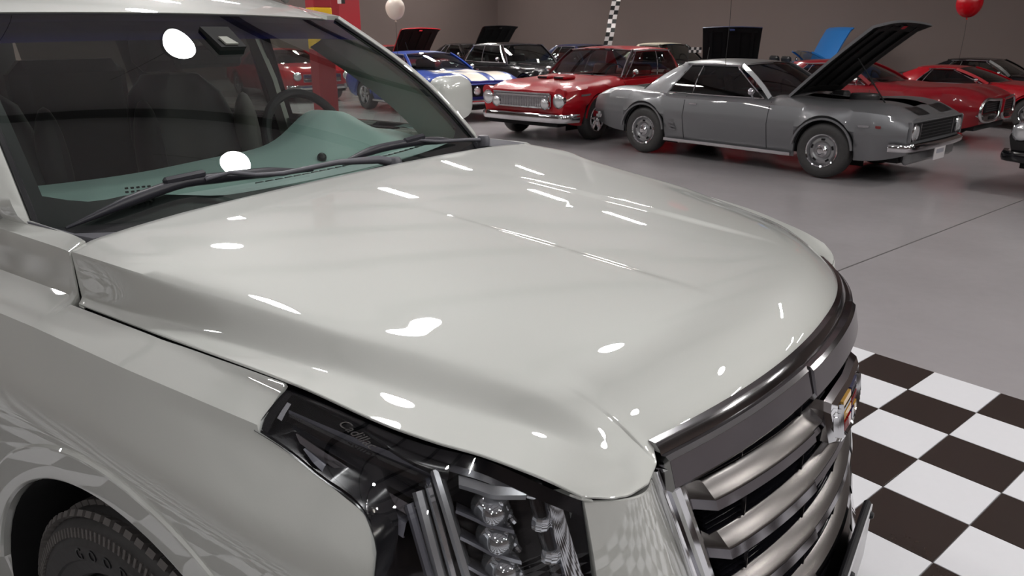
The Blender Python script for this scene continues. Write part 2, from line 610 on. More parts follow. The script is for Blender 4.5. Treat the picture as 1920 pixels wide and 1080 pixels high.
front_x = lambda a: np.interp(a, np.linspace(0, .58, 20).tolist() + [.598, .64, .69, .72, .752], (.948 - .122 * (np.linspace(0, .58, 20) / .58) ** 2.05).tolist() + [.840, .846, .838, .824, .798])
front_z = lambda a: np.interp(a, np.linspace(0, .578, 20).tolist() + [.60, .64, .69, .72, .752], (1.106 - .044 * (np.linspace(0, .58, 20) / .58) ** 1.5).tolist() + [1.045, 1.037, 1.042, 1.049, 1.060])


def hood_z(x, a):
    """height of the hood skin: crowned middle, soft fold, steep flank, flat lip"""
    x = min(x, .80) if a > .60 else x
    yr, zm, zr = y_ridge(x), float(z_mid(x)[0]), float(z_ridge(x)[0])
    if a <= yr * .8:
        z = zm - (zm - zr) * (a / yr) ** 2.3
    else:
        f8 = zm - (zm - zr) * .8 ** 2.3
        f6 = zm - (zm - zr) * .6 ** 2.3
        z = float(mono([yr * .6, yr * .8, yr, y_top(x), y_bot(x), y_lip(x) + .004], [f6, f8, zr, z_top(x), z_bot(x), z_lip(x)])(a)[0])
    win = np.interp(x, [.06, .30, .62, .80], [0, 1, 1, 0])
    z -= .0050 * win * float(np.clip((.226 - a) / .021, 0, 1))
    return z


NS = 110
inner = np.concatenate([np.linspace(0, .18, 7), [.195, .205, .212, .219, .226, .236], np.linspace(.26, .55, 14), [.565, .575, .585]])
outer = [(k, q) for k, n_ in ((0, 12), (1, 12), (2, 8)) for q in np.linspace(0, 1, n_ + 1)[1 if k or n_ else 0:]]


def outer_y(x, k, q):
    x = min(x, .80)
    n_ = [.592, max(.598, y_top(x)), max(.61, y_bot(x)), y_lip(x)]
    return n_[k] + (n_[k + 1] - n_[k]) * q


half = []
for t in list(inner) + outer:
    flank = isinstance(t, tuple)
    a_f = outer_y(.80, *t) if flank else t
    a_r = outer_y(-.27, *t) if flank else t
    if flank:
        xr_ = [(-.279, -.266), (-.266, -.241), (-.241, -.234)][t[0]]
        xr_ = xr_[0] + (xr_[1] - xr_[0]) * t[1]
        f = np.clip((a_f - .60) / .152, 0, 1)
    else:
        xr_, f = -.272 - .007 * (t / .585) ** 2, 0
    xf_ = float(front_x(a_f))
    zend = hood_z(xf_, a_f)
    row = []
    for s_ in np.linspace(0, 1, NS) ** .9:
        x = xr_ + (xf_ - xr_) * s_
        a = outer_y(x, *t) if flank else t
        d = max(0, 1 - (xf_ - x) / (.19 - .07 * f))
        row.append((x, -a, hood_z(x, a) - (zend - float(front_z(a_f))) * d ** 2.6))
    half.append(row)
half = np.array(half)
# the rear corner of the hood wraps down in front of the cowl
hood = np.concatenate([half[::-1], mir(half[1:])], axis=0)


def rim(G, drops):
    """fold the four borders of a grid down: drops = [(outward, down), ...]"""
    G = np.asarray(G)
    c = G.mean(axis=(0, 1))
    for axis in (0, 1):
        for end in (0, -1):
            g = np.moveaxis(G, axis, 0)
            e, inn = g[end], g[1 if end == 0 else -2]
            o = e - inn
            o /= np.linalg.norm(o, axis=1)[:, None] + 1e-9
            ex = [e + o * a + np.array([0, 0, -b]) for a, b in drops]
            if end == 0:
                g = np.concatenate([np.array(ex[::-1]), g], 0)
            else:
                g = np.concatenate([g, np.array(ex)], 0)
            G = np.moveaxis(g, 0, axis)
    return G


hood_o = MB().grid(rim(hood, [(.0018, .001), (.0018, .0035), (-.016, .006)])).build('hood', 'pearl', suv, angle=32)
# near-black sheet and strips standing in for the shade inside the hood gaps
MB().grid(np.concatenate([hood[2:3], hood[6:-6:6], hood[-3:-2]], 0)[:, 2:-4:4] + np.array([-.0, 0, -.045])).build('hood_gap_shade', 'void', suv)
for s in (-1, 1):
    MB().sweep([(-.255, s * .832, 1.125), (.0, s * .845, 1.120), (.335, s * .842, 1.110)], [(-.03, -.02), (.03, -.02), (.03, .002), (-.03, .002)]).build('gap_shade_strip', 'void', suv)

# ---- body side ---------------------------------------------------------
prof = mono([.25, .4, .6, .8, .9, .96, 1.0, 1.05, 1.098], [.955, .985, 1.0, 1.010, 1.014, 1.010, .998, .970, .9395])
profu = mono([1.10, 1.107, 1.115, 1.123, 1.128, 1.138, 1.175, 1.215, 1.227, 1.238, 1.252], [.938, .918, .893, .868, .860, .8505, .846, .838, .820, .79, .74])
AX_, ARCH = .03, .515


def side_y(x, z):
    zc = crease_z(x)
    dz = z - (zc - 1.10)
    y = np.where(dz <= 1.099, prof(np.minimum(dz, 1.098)), profu(np.maximum(dz, 1.10)))
    y = y - np.interp(x, [.05, .40], [0, .026]) * np.clip((1.130 - dz) / .02, 0, 1) * np.clip((dz - 1.0) / .08, 0, 1)
    y = y - np.clip(x - .40, 0, 1) ** 2 * .55
    return y


def crease_z(x):
    return np.interp(x, [-1.2, -.25, .05, .35, .7], [1.138, 1.134, 1.126, 1.104, 1.085])


def top_z(x):
    if x < -.273:
        return np.interp(x, [-1.2, -.55, -.3, -.273], [1.276, 1.272, 1.268, 1.266])
    if x < -.246:
        return np.interp(x, [-.273, -.264, -.255, -.246], [1.266, 1.242, 1.20, 1.157])
    if x < .338:
        return np.interp(x, [-.246, 0, .338], [1.157, 1.152, 1.142])
    return np.interp(x, [.338, .350, .42, .50, .57, .607, .624, .632], [1.139, 1.098, 1.0855, 1.068, 1.050, 1.022, .97, .66])


def bot_z(x):
    d = ARCH ** 2 - (x - AX_) ** 2
    z = .41 + math.sqrt(d) if d > 0 else .33
    if x > AX_:
        z = max(z, .60 if x > .5 else .33)
    return max(z, .33)


xs = np.unique(np.concatenate([np.linspace(-1.05, -.285, 22), np.linspace(-.28, -.242, 12), np.linspace(-.22, .332, 24), np.linspace(.338, .40, 8),
                               np.linspace(.41, .632, 20), AX_ + ARCH * np.array([-1, -.998, -.99, -.97, -.94, .94, .97, .99, .998, 1])]))
xs = xs[xs < .6325]
cols = []
for x in xs:
    t, b = top_z(x), bot_z(x)
    cz = min(float(crease_z(x)), t - .001)
    b = min(b, cz - .03)
    zz = np.concatenate([np.linspace(t, cz, 9), np.linspace(cz, b, 26)[1:]])
    cols.append([(x, -float(side_y(x, z)[0] if np.ndim(side_y(x, z)) else side_y(x, z)), z) for z in zz])
fen = np.array(cols)
# fold: inwards along the top gap, inwards along the arch
fen[:, 0, 1] = np.where(fen[:, 0, 0] < -.268, fen[:, 0, 1] + .0, fen[:, 0, 1])
inn = fen[:, :1] + np.array([0, .0035, -.003])
inn2 = fen[:, :1] + np.where((fen[:, :1, :1] > .29), np.array([0, .006, -.004]), np.array([0, .0045, -.03]))
fen_g = np.concatenate([inn2, inn, fen, fen[:, -1:] + np.array([0, .05, 0])], axis=1)
for sgn, nm in ((1, 'right'), (-1, 'left')):
    MB().grid(fen_g * np.array([1, sgn, 1])).build('fender', 'pearl', suv, angle=28)
# wheel-arch flange
fl = []
for a in np.linspace(R(-70), R(84), 60):
    ca, sa = math.sin(a), math.cos(a)
    grow = .0 + .012 * max(0, math.sin(a)) ** 2
    row = []
    for r_, y in ((.506, -.985), (.506, -1.0), (.508, -1.012), (.511, -1.0165), (.513, -1.0180), (.516, -1.0185), (.540 + grow * .5, -1.0185), (.570 + grow, -1.0185), (.5735 + grow, -1.0178), (.5765 + grow, -1.0135), (.578 + grow, -1.008), (.580 + grow, -.95)):
        row.append((AX_ + r_ * ca, y, .41 + r_ * sa))
    fl.append(row)
fl = np.array(fl)
for sgn in (1, -1):
    MB().grid(fl * np.array([1, sgn, 1])).build('wheel_arch_lip', 'pearl', suv, angle=11)
    # wheel well
    w = [[(AX_ + .504 * math.sin(a), sgn * y, .41 + .504 * math.cos(a)) for y in (-1.0, -.55)] for a in np.linspace(R(-95), R(95), 30)]
    mb = MB().grid(w)
    mb.add([(AX_ - .5, sgn * -.56, .2), (AX_ + .5, sgn * -.56, .2), (AX_ + .5, sgn * -.56, .95), (AX_ - .5, sgn * -.56, .95)], [(0, 1, 2, 3)])
    mb.build('wheel_well_liner', 'void', suv)

# ---- rear body, doors, roof -------------------------------------------
ds = np.linspace(-1.058, -4.05, 40)
door = []
for x in ds:
    zt = 1.29 if x > -3.9 else 1.28
    zs = np.concatenate([np.linspace(zt, 1.12, 8), np.linspace(1.12, .36, 16)[1:]])
    ra = ARCH ** 2 - (x + 2.92) ** 2
    zb = .41 + math.sqrt(ra) if ra > 0 else .36
    door.append([(x, -float(np.ravel(side_y(-1.0, max(z, .36)))[0]) + .3 * max(0, -3.75 - x) ** 2, z) for z in np.maximum(zs, zb)])
door = np.array(door)
for sgn in (1, -1):
    MB().grid(np.concatenate([door, door[:, -1:] + np.array([0, .06, 0])], 1) * np.array([1, sgn, 1])).build('body_side', 'pearl', suv, angle=28)
rear = [[(-4.05 - .1 * math.cos(y / .95 * 1.4), y, z) for z in (.35, .6, .9, 1.28)] for y in np.linspace(-.93, .93, 12)]
MB().grid(rear).build('tailgate', 'pearl', suv)

yt, zt_ = .655, 1.697
roofc = []
for y in np.linspace(-1, 1, 33):
    ay = abs(y)
    row = []
    drop = .016 * ay ** 2 + .05 * max(0, ay - .86) ** 2 / .0196
    for x, z, hw in ((-.965, 1.703, .655), (-1.0, 1.716, .66), (-1.1, 1.745, .675), (-1.3, 1.782, .69), (-1.7, 1.822, .70), (-2.3, 1.845, .705), (-3.2, 1.835, .70), (-4.0, 1.79, .66)):
        row.append((x - .085 * ay ** 2 * (1 if x > -1.2 else .4), y * hw, z - drop * (1 if x < -1.05 else .6)))
    roofc.append(spl(row, 30))
roof = np.array(roofc)
MB().grid(np.concatenate([roof[:, :1] + np.array([-.012, 0, -.012]), roof], 1)).build('roof', 'pearl', suv, angle=40)
head = np.array([[(x, p[1] * .97, p[2] - .035) for x, p in ((q[0] - .01, q) for q in col[::4])] for col in roof])
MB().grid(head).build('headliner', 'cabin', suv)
for s in (-1, 1):                              # roof rail
    MB().tube([(-1.24, s * .585, 1.765), (-1.30, s * .585, 1.80), (-1.7, s * .60, 1.84), (-3.6, s * .60, 1.83), (-3.7, s * .58, 1.80)], .014, 8).build('roof_rail', 'satin_chrome', suv)

# ---- windscreen and its pillars ---------------------------------------
def ws_pt(u, v):
    """u across -1..1 (right to left), v from the base 0 to the header 1"""
    pts = [(-.395 - .10 * u * u, .79 * u, 1.212 + .042 * u * u), (-.675 - .055 * u * u, .735 * u, 1.477 + .004 * u * u), (-.972 - .082 * u * u, .652 * u, 1.703 - .012 * u * u)]
    w = nsw([0, .52, 1], [v])[0]
    p = sum(np.array(q) * k for q, k in zip(pts, w))
    # bow of the pane
    return p


wsg = np.array([[ws_pt(u, v) for v in np.linspace(0, 1, 24)] for u in np.linspace(-1, 1, 33)])
mw = glass('windscreen_glass', (0.8, 0.86, 0.82, 1), 1.0, 1.72)
nt = mw.node_tree
tc = nt.nodes.new('ShaderNodeTexCoord')
sx = nt.nodes.new('ShaderNodeSeparateXYZ')
rp = nt.nodes.new('ShaderNodeValToRGB')         # blue shade band along the header
rp.color_ramp.elements[0].position = .50
rp.color_ramp.elements[0].color = (0.66, 0.735, 0.695, 1)
rp.color_ramp.elements[1].position = .62
rp.color_ramp.elements[1].color = (0.06, 0.065, 0.20, 1)
mr = nt.nodes.new('ShaderNodeMapRange')
mr.inputs[1].default_value = 1.50
mr.inputs[2].default_value = 1.75
nt.links.new(tc.outputs['Object'], sx.inputs[0])
nt.links.new(sx.outputs['Z'], mr.inputs[0])
nt.links.new(mr.outputs[0], rp.inputs['Fac'])
nt.links.new(rp.outputs['Color'], nt.nodes['Transparent BSDF'].inputs[0])
MB().grid(wsg).build('windscreen', mw, suv, angle=60)
# black ceramic border behind the glass
def inset(u, v, d=.006):
    return ws_pt(u, v) + np.array([-.5, 0, -.8]) * d
us = np.linspace(-1, 1, 41)
border = MB()
fr_b = lambda u: .075 + .085 * min(1, max(0, abs(u) - .82) / .16) ** 1.5 + (.0 if u > 0 else .05 * max(0, 1 - abs(u + .72) / .25))
border.grid([[inset(u, -.05), inset(u, fr_b(u))] for u in us])
border.grid([[inset(u, 1), inset(u, .955)] for u in us])
for s in (-1, 1):
    border.grid([[inset(s, v, .0085), inset(s * .955, v, .0085)] for v in np.linspace(0, 1, 20)])
border.build('glass_border', 'black_plastic', suv, angle=60)
M['shade'] = glass('shade_band_film', (0.30, 0.32, 0.55, 1), 0.0, 1.01)
nt = M['shade'].node_tree
df = nt.nodes.new('ShaderNodeBsdfDiffuse')
df.inputs[0].default_value = (0.012, 0.012, 0.10, 1)
mx2 = nt.nodes.new('ShaderNodeMixShader')
mx2.inputs[0].default_value = 0.75
nt.links.new(nt.nodes['Transparent BSDF'].outputs[0], mx2.inputs[1])
nt.links.new(df.outputs[0], mx2.inputs[2])
nt.links.new(mx2.outputs[0], nt.nodes['Material Output'].inputs[0])
MB().grid([[inset(u, v, .004) for v in np.linspace(.845, .955, 6)] for u in us * .96]).build('shade_band', M['shade'], suv, angle=60)
st_ = MB()
for r_i, n_i in enumerate((5, 7, 6, 5, 4)):
    for k in range(n_i):
        p = Vector(inset(-.735 + .0165 * k - .004 * (r_i % 2), .145 - .016 * r_i, .003))
        st_.box(p, (.005, .006, .004))
tag(st_.build('glass_stamp', 'stamp', suv), kind='stuff')
# cowl under the glass
cow = [[(-.25 - .03 * u * u, .82 * u, 1.248), (-.33 - .06 * u * u, .81 * u, 1.214 + .01 * u * u), (-.42 - .09 * u * u, .80 * u, 1.200), (-.52 - .1 * u * u, .80 * u, 1.195)] for u in us]
MB().grid(cow).build('cowl_panel', 'black_plastic', suv)
for s in (-1, 1):                              # cowl end caps beside the hood corners
    q = lambda pts: [(x, s * y, z) for x, y, z in pts]
    MB().prism(q([(-.285, .70, 1.258), (-.272, .79, 1.2655), (-.36, .802, 1.268), (-.60, .806, 1.274), (-.54, .785, 1.262), (-.42, .765, 1.248)]), (0, 0, -.03)).build('cowl_end_cap', 'grey_plastic', suv)
for s in (-1, 1):
    pv = [(np.array(ws_pt(s, v)), v) for v in np.linspace(-.10, 1, 26)]
    out = lambda d, dz=0, dx=0: [tuple(p + np.array([dx, s * d, dz])) for p, v in pv]
    # painted pillar: section between the glass and the door opening
    g = []
    for p, v in pv:
        w_ = .085 + .02 * (1 - v)
        g.append([p + np.array(o) for o in ((.004, s * .006, -.004), (.006, s * .012, .008), (-.004, s * .03, .016), (-.03, s * .052, .008), (-.07, s * .066, -.02), (-.10, s * .062, -.045), (-.11, s * .03, -.05))])
        for q in g[-1]:
            lim = np.interp(q[2], [1.20, 1.262, 1.285, 1.32, 1.40], [.80, .805, .815, .84, .95])
            q[1] = s * min(abs(q[1]), lim)
    MB().grid(g).build('windscreen_pillar', 'pearl', suv, angle=50)
    MB().tube(out(.001, .002, .004), .0075, 6).build('windscreen_trim', 'black_plastic', suv)
    MB().grid([[p + np.array((-.02, -s * .004, -.03)), p + np.array((-.07, -s * .02, -.075)), p + np.array((-.15, -s * .0, -.10))] for p, v in pv]).build('pillar_trim', 'trim_pale', suv)
    # side windows: front door pane, then dark privacy panes, pillars between
    yb = lambda x: .80
    tb = lambda x: np.interp(x, [-4, -1.3, -1.05], [.70, .70, .68])
    def pane(x0, x1, xt0, xt1, name, mat):
        G = [[(xb + (xtp - xb) * v, s * (.80 + (.685 - .80) * v), 1.285 + (zt - 1.285) * v) for v in np.linspace(0, 1, 5)]
             for xb, xtp, zt in [(x0 + (x1 - x0) * t, xt0 + (xt1 - xt0) * t, np.interp(xt0 + (xt1 - xt0) * t, [-4, -2.3, -1.7, -1.1], [1.74, 1.785, 1.765, 1.69])) for t in np.linspace(0, 1, 6)]]
        MB().grid(G).build(name, mat, suv)
    pane(-.70, -1.52, -1.10, -1.60, 'door_window', 'side_pane')
    pane(-1.60, -2.55, -1.68, -2.55, 'rear_door_window', 'pane')
    pane(-2.63, -3.85, -2.63, -3.75, 'quarter_window', 'pane')
    for x in (-1.56, -2.59):
        MB().sweep([(x, s * .79, 1.27), (x - .045, s * .69, 1.79)], [(-.05, -.03), (.05, -.03), (.05, .012), (-.05, .012)], (0, s, .2)).build('door_pillar', 'black_gloss', suv)
    MB().sweep([(-.60, s * .812, 1.285), (-2.2, s * .815, 1.29), (-3.9, s * .79, 1.29)], [(-.012, -.02), (.012, -.02), (.012, .012), (-.012, .012)]).build('window_sill_trim', 'chrome', suv)
    MB().sweep([(-1.08, s * .668, 1.688), (-1.5, s * .70, 1.752), (-2.3, s * .715, 1.785), (-3.9, s * .68, 1.75)], [(-.03, -.02), (.03, -.02), (.03, .02), (-.03, .02)]).build('roof_side_rail', 'pearl', suv)
    # pale trim of the seat-belt pillar inside
    MB().sweep([(-1.50, s * .745, 1.22), (-1.545, s * .72, 1.45), (-1.60, s * .66, 1.70)], [(-.03, -.012), (.03, -.012), (.03, .012), (-.03, .012)], (0, s, .2)).build('belt_pillar_trim', 'trim_pale', suv)
    # door mirror
    mi = MB().grid([[(-.80 + .062 * math.copysign(abs(math.sin(t) * math.cos(f)) ** .7, math.sin(t) * math.cos(f)) * (1.1 if math.cos(f) > 0 else .5), s * 1.025 + .118 * math.copysign(abs(math.sin(t) * math.sin(f)) ** .55, math.sin(t) * math.sin(f)), 1.385 + .092 * math.copysign(abs(math.cos(t)) ** .55, math.cos(t))) for f in np.linspace(0, 2 * math.pi, 29)] for t in np.linspace(0, math.pi, 17)]).build('door_mirror', 'pearl', suv, angle=60)
    MB().box((-.86, s * .95, 1.325), (.06, .08, .03), None, .01).build('mirror_arm', 'black_plastic', mi)
    MB().ball((-.835, s * 1.035, 1.385), .088, 16, 10, (.42, 1.25, .9)).build('mirror_pane', 'chrome', mi)

# ---- wipers ------------------------------------------------------------
def on_glass(x, y, lift):
    u = y / .76
    best = min(np.linspace(-.05, 1, 300), key=lambda v: abs(ws_pt(u, v)[0] - x))
    return Vector(ws_pt(u, best)) + Vector((.62, 0, .78)) * lift


def wiper(blade, arm, knuckle):
    w = MB()
    path = [on_glass(x, y, .012 + .012 * math.sin(math.pi * k / (len(blade) - 1))) for k, (x, y) in enumerate(blade)]
    path = [Vector(p) for p in spl(path, 24)]
    rr_ = [.003 + .011 * min(1, min(k, 23 - k) / 5) for k in range(24)]
    w.tube(path, rr_, 8)
    a = w.build('wiper_blade', 'wiper_plastic', suv, angle=50)
    mid = path[int(24 * knuckle)]
    b = MB().box((0, 0, 0), (.11, .018, .02), Matrix.Translation(mid + Vector((.004, 0, .012))) @ Matrix.Rotation(math.atan2(*(path[14] - path[10]).yx), 4, 'Z') @ Matrix.Rotation(-.05, 4, 'Y'), .006)
    b.build('blade_clip', 'wiper_plastic', a)
    c = MB().tube(arm, [.005, .005, .006, .0065, .008, .012, .015][:len(arm)], 8, None)
    c.build('wiper_arm', 'grey_plastic', a, angle=50)
    e = MB().lathe([(0, .018), (.018, .016), (.024, .006), (.024, -.02)], 20, Matrix.Translation(arm[-1]) @ Matrix.Rotation(R(90), 4, 'X'))
    e.build('wiper_pivot_cap', 'grey_plastic', a)


wiper([(-.475, -.715), (-.477, -.649), (-.480, -.582), (-.482, -.512), (-.484, -.438), (-.477, -.367), (-.471, -.291), (-.461, -.177), (-.450, -.064)],
      [(-.452, -.405, 1.302), (-.435, -.345, 1.312), (-.405, -.29, 1.300), (-.385, -.22, 1.296), (-.36, -.05, 1.304), (-.33, .085, 1.296), (-.32, .14, 1.280)], .45)
wiper([(-.454, .044), (-.465, .157), (-.475, .317), (-.482, .488), (-.487, .646)],
      [(-.465, .36, 1.302), (-.455, .42, 1.304), (-.435, .50, 1.292), (-.425, .64, 1.283), (-.42, .74, 1.272)], .55)

# ---- cabin -------------------------------------------------------------
dash_rows = []
for y in np.linspace(-.76, .76, 45):
    u = y / .76
    bx, bz = -.44 - .085 * u * u, 1.232 + .012 * u * u
    hump = math.exp(-((y - .40) / .20) ** 2)
    mid = math.exp(-((y + .02) / .25) ** 2)
    row = [(bx, y, bz - .012), (bx - .05, y, bz + .004), (bx - .10, y, bz + .012), (bx - .112, y, bz + .002), (bx - .16, y, bz + .004),
           (bx - .26, y, bz + .018 + .06 * hump), (bx - .37, y, bz + .03 + .115 * hump + .02 * mid), (bx - .43 - .04 * hump, y, bz + .026 + .118 * hump + .02 * mid), (bx - .46 - .05 * hump, y, bz - .04 + .10 * hump), (bx - .50, y, bz - .3)]
    dash_rows.append(row)
MB().grid(dash_rows).build('dashboard', 'dash', suv, angle=50)
MB().grid([r_[1:5] for r_ in [[(p[0], p[1], p[2] + .002) for p in q] for q in dash_rows]]).build('dashboard_edge', 'dash_pale', suv)  # pale defrost strip, widened to brighten the shaded front of the dash
mb = MB()
DEF = []
for k in range(24):                            # defroster slots
    y = -.16 + .034 * k
    mb = MB()
    u = y / .76
    mb.box((-.553 - .085 * u * u, y, 1.2415 + .012 * u * u + .0), (.018, .024, .006))
    mb.build('defroster_slot', 'black_plastic', suv)
MB().ball((-.66, .17, 1.262), .016, 12, 8).build('sun_sensor', 'black_gloss', suv)
sw = MB()
ang = R(66)
T = Matrix.Translation((-.99, .42, 1.262)) @ Matrix.Rotation(-R(22), 4, 'Y') @ Matrix.Rotation(R(90), 4, 'Z')
sw.tube([(.185 * math.cos(a), 0, .185 * math.sin(a)) for a in np.linspace(0, 2 * math.pi, 41)], .017, 10, T)
swo = sw.build('steering_wheel', 'seat_dark', suv)
MB().ball((0, 0, 0), .07, 14, 10, (1.1, .5, .9), T).build('wheel_hub', 'cabin', swo)
for a in (R(0), R(180), R(270)):
    mb = MB()
    mb.tube([(.06 * math.cos(a), 0, .06 * math.sin(a)), (.18 * math.cos(a), 0, .18 * math.sin(a))], [.02, .012], 8, T)
    mb.build('wheel_spoke', 'seat_dark', swo)
MB().box((-1.05, .80 - .03, 1.25), (.55, .05, .05), None, .02).build('door_armrest', 'trim_pale', suv)
for y in (.42, -.42):                          # front seats
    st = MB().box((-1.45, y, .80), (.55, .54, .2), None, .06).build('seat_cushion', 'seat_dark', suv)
    bk = []
    for v in np.linspace(0, 1, 9):
        w_ = .255 * (1 - .25 * max(0, v - .6) / .4) if v < .98 else .12
        zz, xx = .86 + .62 * v, -1.62 - .20 * v
        bk.append([(xx + .085 * math.cos(t) * (1.1 if abs(math.sin(t)) > .5 else .75), y + w_ * math.sin(t), zz) for t in np.linspace(0, 2 * math.pi, 25)])
    bk.append([(-1.83, y, 1.49)] * 25)
    MB().grid(bk).build('seat_back', 'seat_dark', st, angle=60)
    for s in (-1, 1):
        MB().ball((-1.66, y + s * .235, 1.16), .1, 14, 10, (.75, .5, 2.4), Matrix.Identity(4)).build('seat_bolster', 'seat_pale' if s > 0 and y > 0 else 'seat_dark', st)
    hr = MB().box((-1.86, y, 1.585), (.10, .27, .19), None, .045).build('headrest', 'seat_dark', st)
for y in (.42, -.42):
    MB().box((-2.65, y, 1.15), (.16, .55, .75), None, .06).build('rear_seat_back', 'seat_dark', suv)
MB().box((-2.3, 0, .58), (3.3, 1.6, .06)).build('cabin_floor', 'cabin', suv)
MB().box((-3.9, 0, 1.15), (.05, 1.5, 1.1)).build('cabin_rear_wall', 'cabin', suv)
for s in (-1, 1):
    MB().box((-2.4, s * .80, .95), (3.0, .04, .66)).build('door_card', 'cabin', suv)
MB().prism([(-.815, -.045, 1.606), (-.90, -.05, 1.664), (-.90, .05, 1.664), (-.815, .045, 1.606)], (-.03, 0, -.03)).build('sensor_housing', 'cabin', suv)
MB().prism([(-.822, -.024, 1.612), (-.848, -.030, 1.632), (-.848, .0, 1.632), (-.822, .020, 1.612)], (.003, 0, .004)).build('sensor_window', 'trim_pale', suv)
MB().box((-.95, 0, 1.575), (.03, .24, .065), Matrix.Identity(4), .012).build('rear_view_mirror', 'cabin', suv)
# ---- grille ------------------------------------------------------------
def bow(y, z, off=0.0):
    """front face of the grille: bowed in plan, sloping forward to the ground"""
    return .985 + (1.05 - z) * .14 + off - .40 * y * y


def band(pts, y0, y1, n=40, step=None):
    """surface from a section [(off, z)] swept across the bow from y0 to y1"""
    return [[(bow(y, z, o), y, z) for o, z in pts] for y in np.linspace(y0, y1, n)]


grille = MB()
# upper chrome bar: sits on the hood edge, three facets, raised middle third
def topbar(y):
    a = min(1, abs(y) / .58)
    zc = 1.100 - .038 * a ** 1.5
    xb = .955 - .128 * a ** 2.05
    k = 1.0 if abs(y) < .205 else .0
    return xb, zc, k
rows = []
ys = sorted(set(list(np.linspace(-.583, .583, 61)) + [-.2051, -.2049, .2051, .2049]))
for y in ys:
    xb, zc, k = topbar(y)
    e = .0 if abs(y) < .575 else 0
    d = .006 * k
    rows.append([(xb - .014, y, zc - .002), (xb - .006, y, zc + .006), (xb + .004, y, zc + .004), (xb + .012, y, zc - .006), (xb + .015, y, zc - .014),
                 (xb + .022 + d, y, zc - .013), (xb + .029 + d, y, zc - .019), (xb + .041 + d, y, zc - .062 - d), (xb + .037 + d, y, zc - .070 - d), (xb + .0, y, zc - .070), (xb - .03, y, zc - .05)])
G = np.array(rows)
mb = MB().grid(G)
mb.f.append(tuple(range(G.shape[1])))
n0 = (G.shape[0] - 1) * G.shape[1]
mb.f.append(tuple(range(n0, n0 + G.shape[1])))
gr = mb.build('grille', 'bar_chrome', suv, angle=25)
MB().grid([[(p[0] + .0006, p[1], p[2] + .0002) for p in r_[6:8]] for r_ in rows]).build('upper_bar_face', 'dark_chrome', gr, angle=25)  # darker chrome over the main face; its dark reflection is put into the colour
# outer frame: double chrome strip down each side and along the bottom
zb_ = .47
def half_w(z):
    return .578 - (1.02 - z) * .28
for s in (-1, 1):
    zz = np.linspace(1.028, zb_, 24)
    f1 = [[(bow(half_w(z) + o, z, d), s * (half_w(z) + o), z) for o, d in ((.022, -.05), (.021, -.010), (.017, -.003), (.012, -.004), (.010, -.012), (.006, -.012), (.003, .002), (-.004, .006), (-.012, .004), (-.016, -.004), (-.030, -.012), (-.046, -.030), (-.05, -.09))] for z in zz]
    MB().grid(f1).build('grille_frame', 'chrome', gr, angle=28)
MB().grid([[(bow(y, zb_ + dz, o), y, zb_ + dz) for o, dz in ((-.06, .06), (.0, .05), (.012, .03), (.012, .0), (-.05, -.02))] for y in np.linspace(-half_w(zb_), half_w(zb_), 30)]).build('grille_frame', 'chrome', gr, angle=28)
# bars: satin upper facet, dark lower facet, polished nose, return to the frame at the ends
for k, zt in enumerate((.970, .868, .766, .664, .562)):
    hw = half_w(zt) - .052
    ys_ = sorted(set(list(np.linspace(-hw, hw, 49)) + [-.1801, -.1799, .1799, .1801]))
    sec = []
    for y in ys_:
        endf = min(1, (hw - abs(y)) / .025)
        st_ = 1.0 if abs(y) > .18 else 0.0
        r_ = []
        for o, z in ((-.06, zt - .010), (-.030, zt - .003), (-.025, zt - .003), (-.019, zt - .006), (-.005, zt - .024), (-.002, zt - .0275), (-.003 + .003 * st_, zt - .031), (.0 + .003 * st_, zt - .042 - .006 * st_), (-.012, zt - .047 - .006 * st_), (-.06, zt - .042)):
            r_.append((bow(y, z, o - .035 * (1 - endf) ** 2), y, z))
        sec.append(r_)
    b = MB().grid(sec).build('grille_bar', 'satin_chrome', gr, angle=25)
    MB().grid([[(p[0] + .0008, p[1], p[2]) for p in r_[6:8]] for r_ in sec]).build('bar_lower_face', 'dark_chrome', b, angle=25)
# black insert behind: five fine slats per opening and uprights
MB().grid([[(bow(y, z, -.065), y, z) for z in (1.06, .8, .48)] for y in np.linspace(-.56, .56, 20)]).build('grille_backing', 'void', gr)
sl = MB()
for zt in (1.03, .922, .820, .718, .616):
    for q in range(5):
        z = zt - .004 - q * .0115
        hw = half_w(z) - .05
        sl.grid([[(bow(y, z, -.05), y, z + .002), (bow(y, z, -.018), y, z - .003), (bow(y, z, -.019), y, z - .006)] for y in np.linspace(-hw, hw, 24)])
    for y in (-.40, -.20, 0, .20, .40):
        sl.box((bow(y, zt - .03, -.018), y, zt - .026), (.01, .005, .058))
o = sl.build('grille_slats', 'black_gloss', gr)
o['kind'] = 'stuff'

# ---- emblem: chrome shield with coloured bars --------------------------
em = MB()
cz, cy_ = .925, 0.0
def shield(hw_t, hw_b, zt, zb, off):
    out = [(-hw_t, zt), (-hw_t * 1.02, zt - .02), (-hw_b * 1.02, zb + .02), (-hw_b * .6, zb), (0, zb - .006), (hw_b * .6, zb), (hw_b * 1.02, zb + .02), (hw_t * 1.02, zt - .02), (hw_t, zt), (0, zt + .002)]
    return [(bow(y, z, off) + .05 * y * y, y, z) for y, z in out]
rings = [shield(.135, .105, .985, .868, -.07), shield(.137, .107, .987, .866, .002), shield(.131, .101, .981, .872, .014), shield(.112, .085, .972, .882, .020), shield(.108, .081, .968, .886, .015)]
vs = [p for r_ in rings for p in r_]
n = len(rings[0])
fs = [(k * n + i, k * n + (i + 1) % n, (k + 1) * n + (i + 1) % n, (k + 1) * n + i) for k in range(len(rings) - 1) for i in range(n)]
fs.append(tuple(range((len(rings) - 1) * n, len(rings) * n)))
emo = em.add(vs, fs).build('emblem', 'chrome', suv, angle=25)
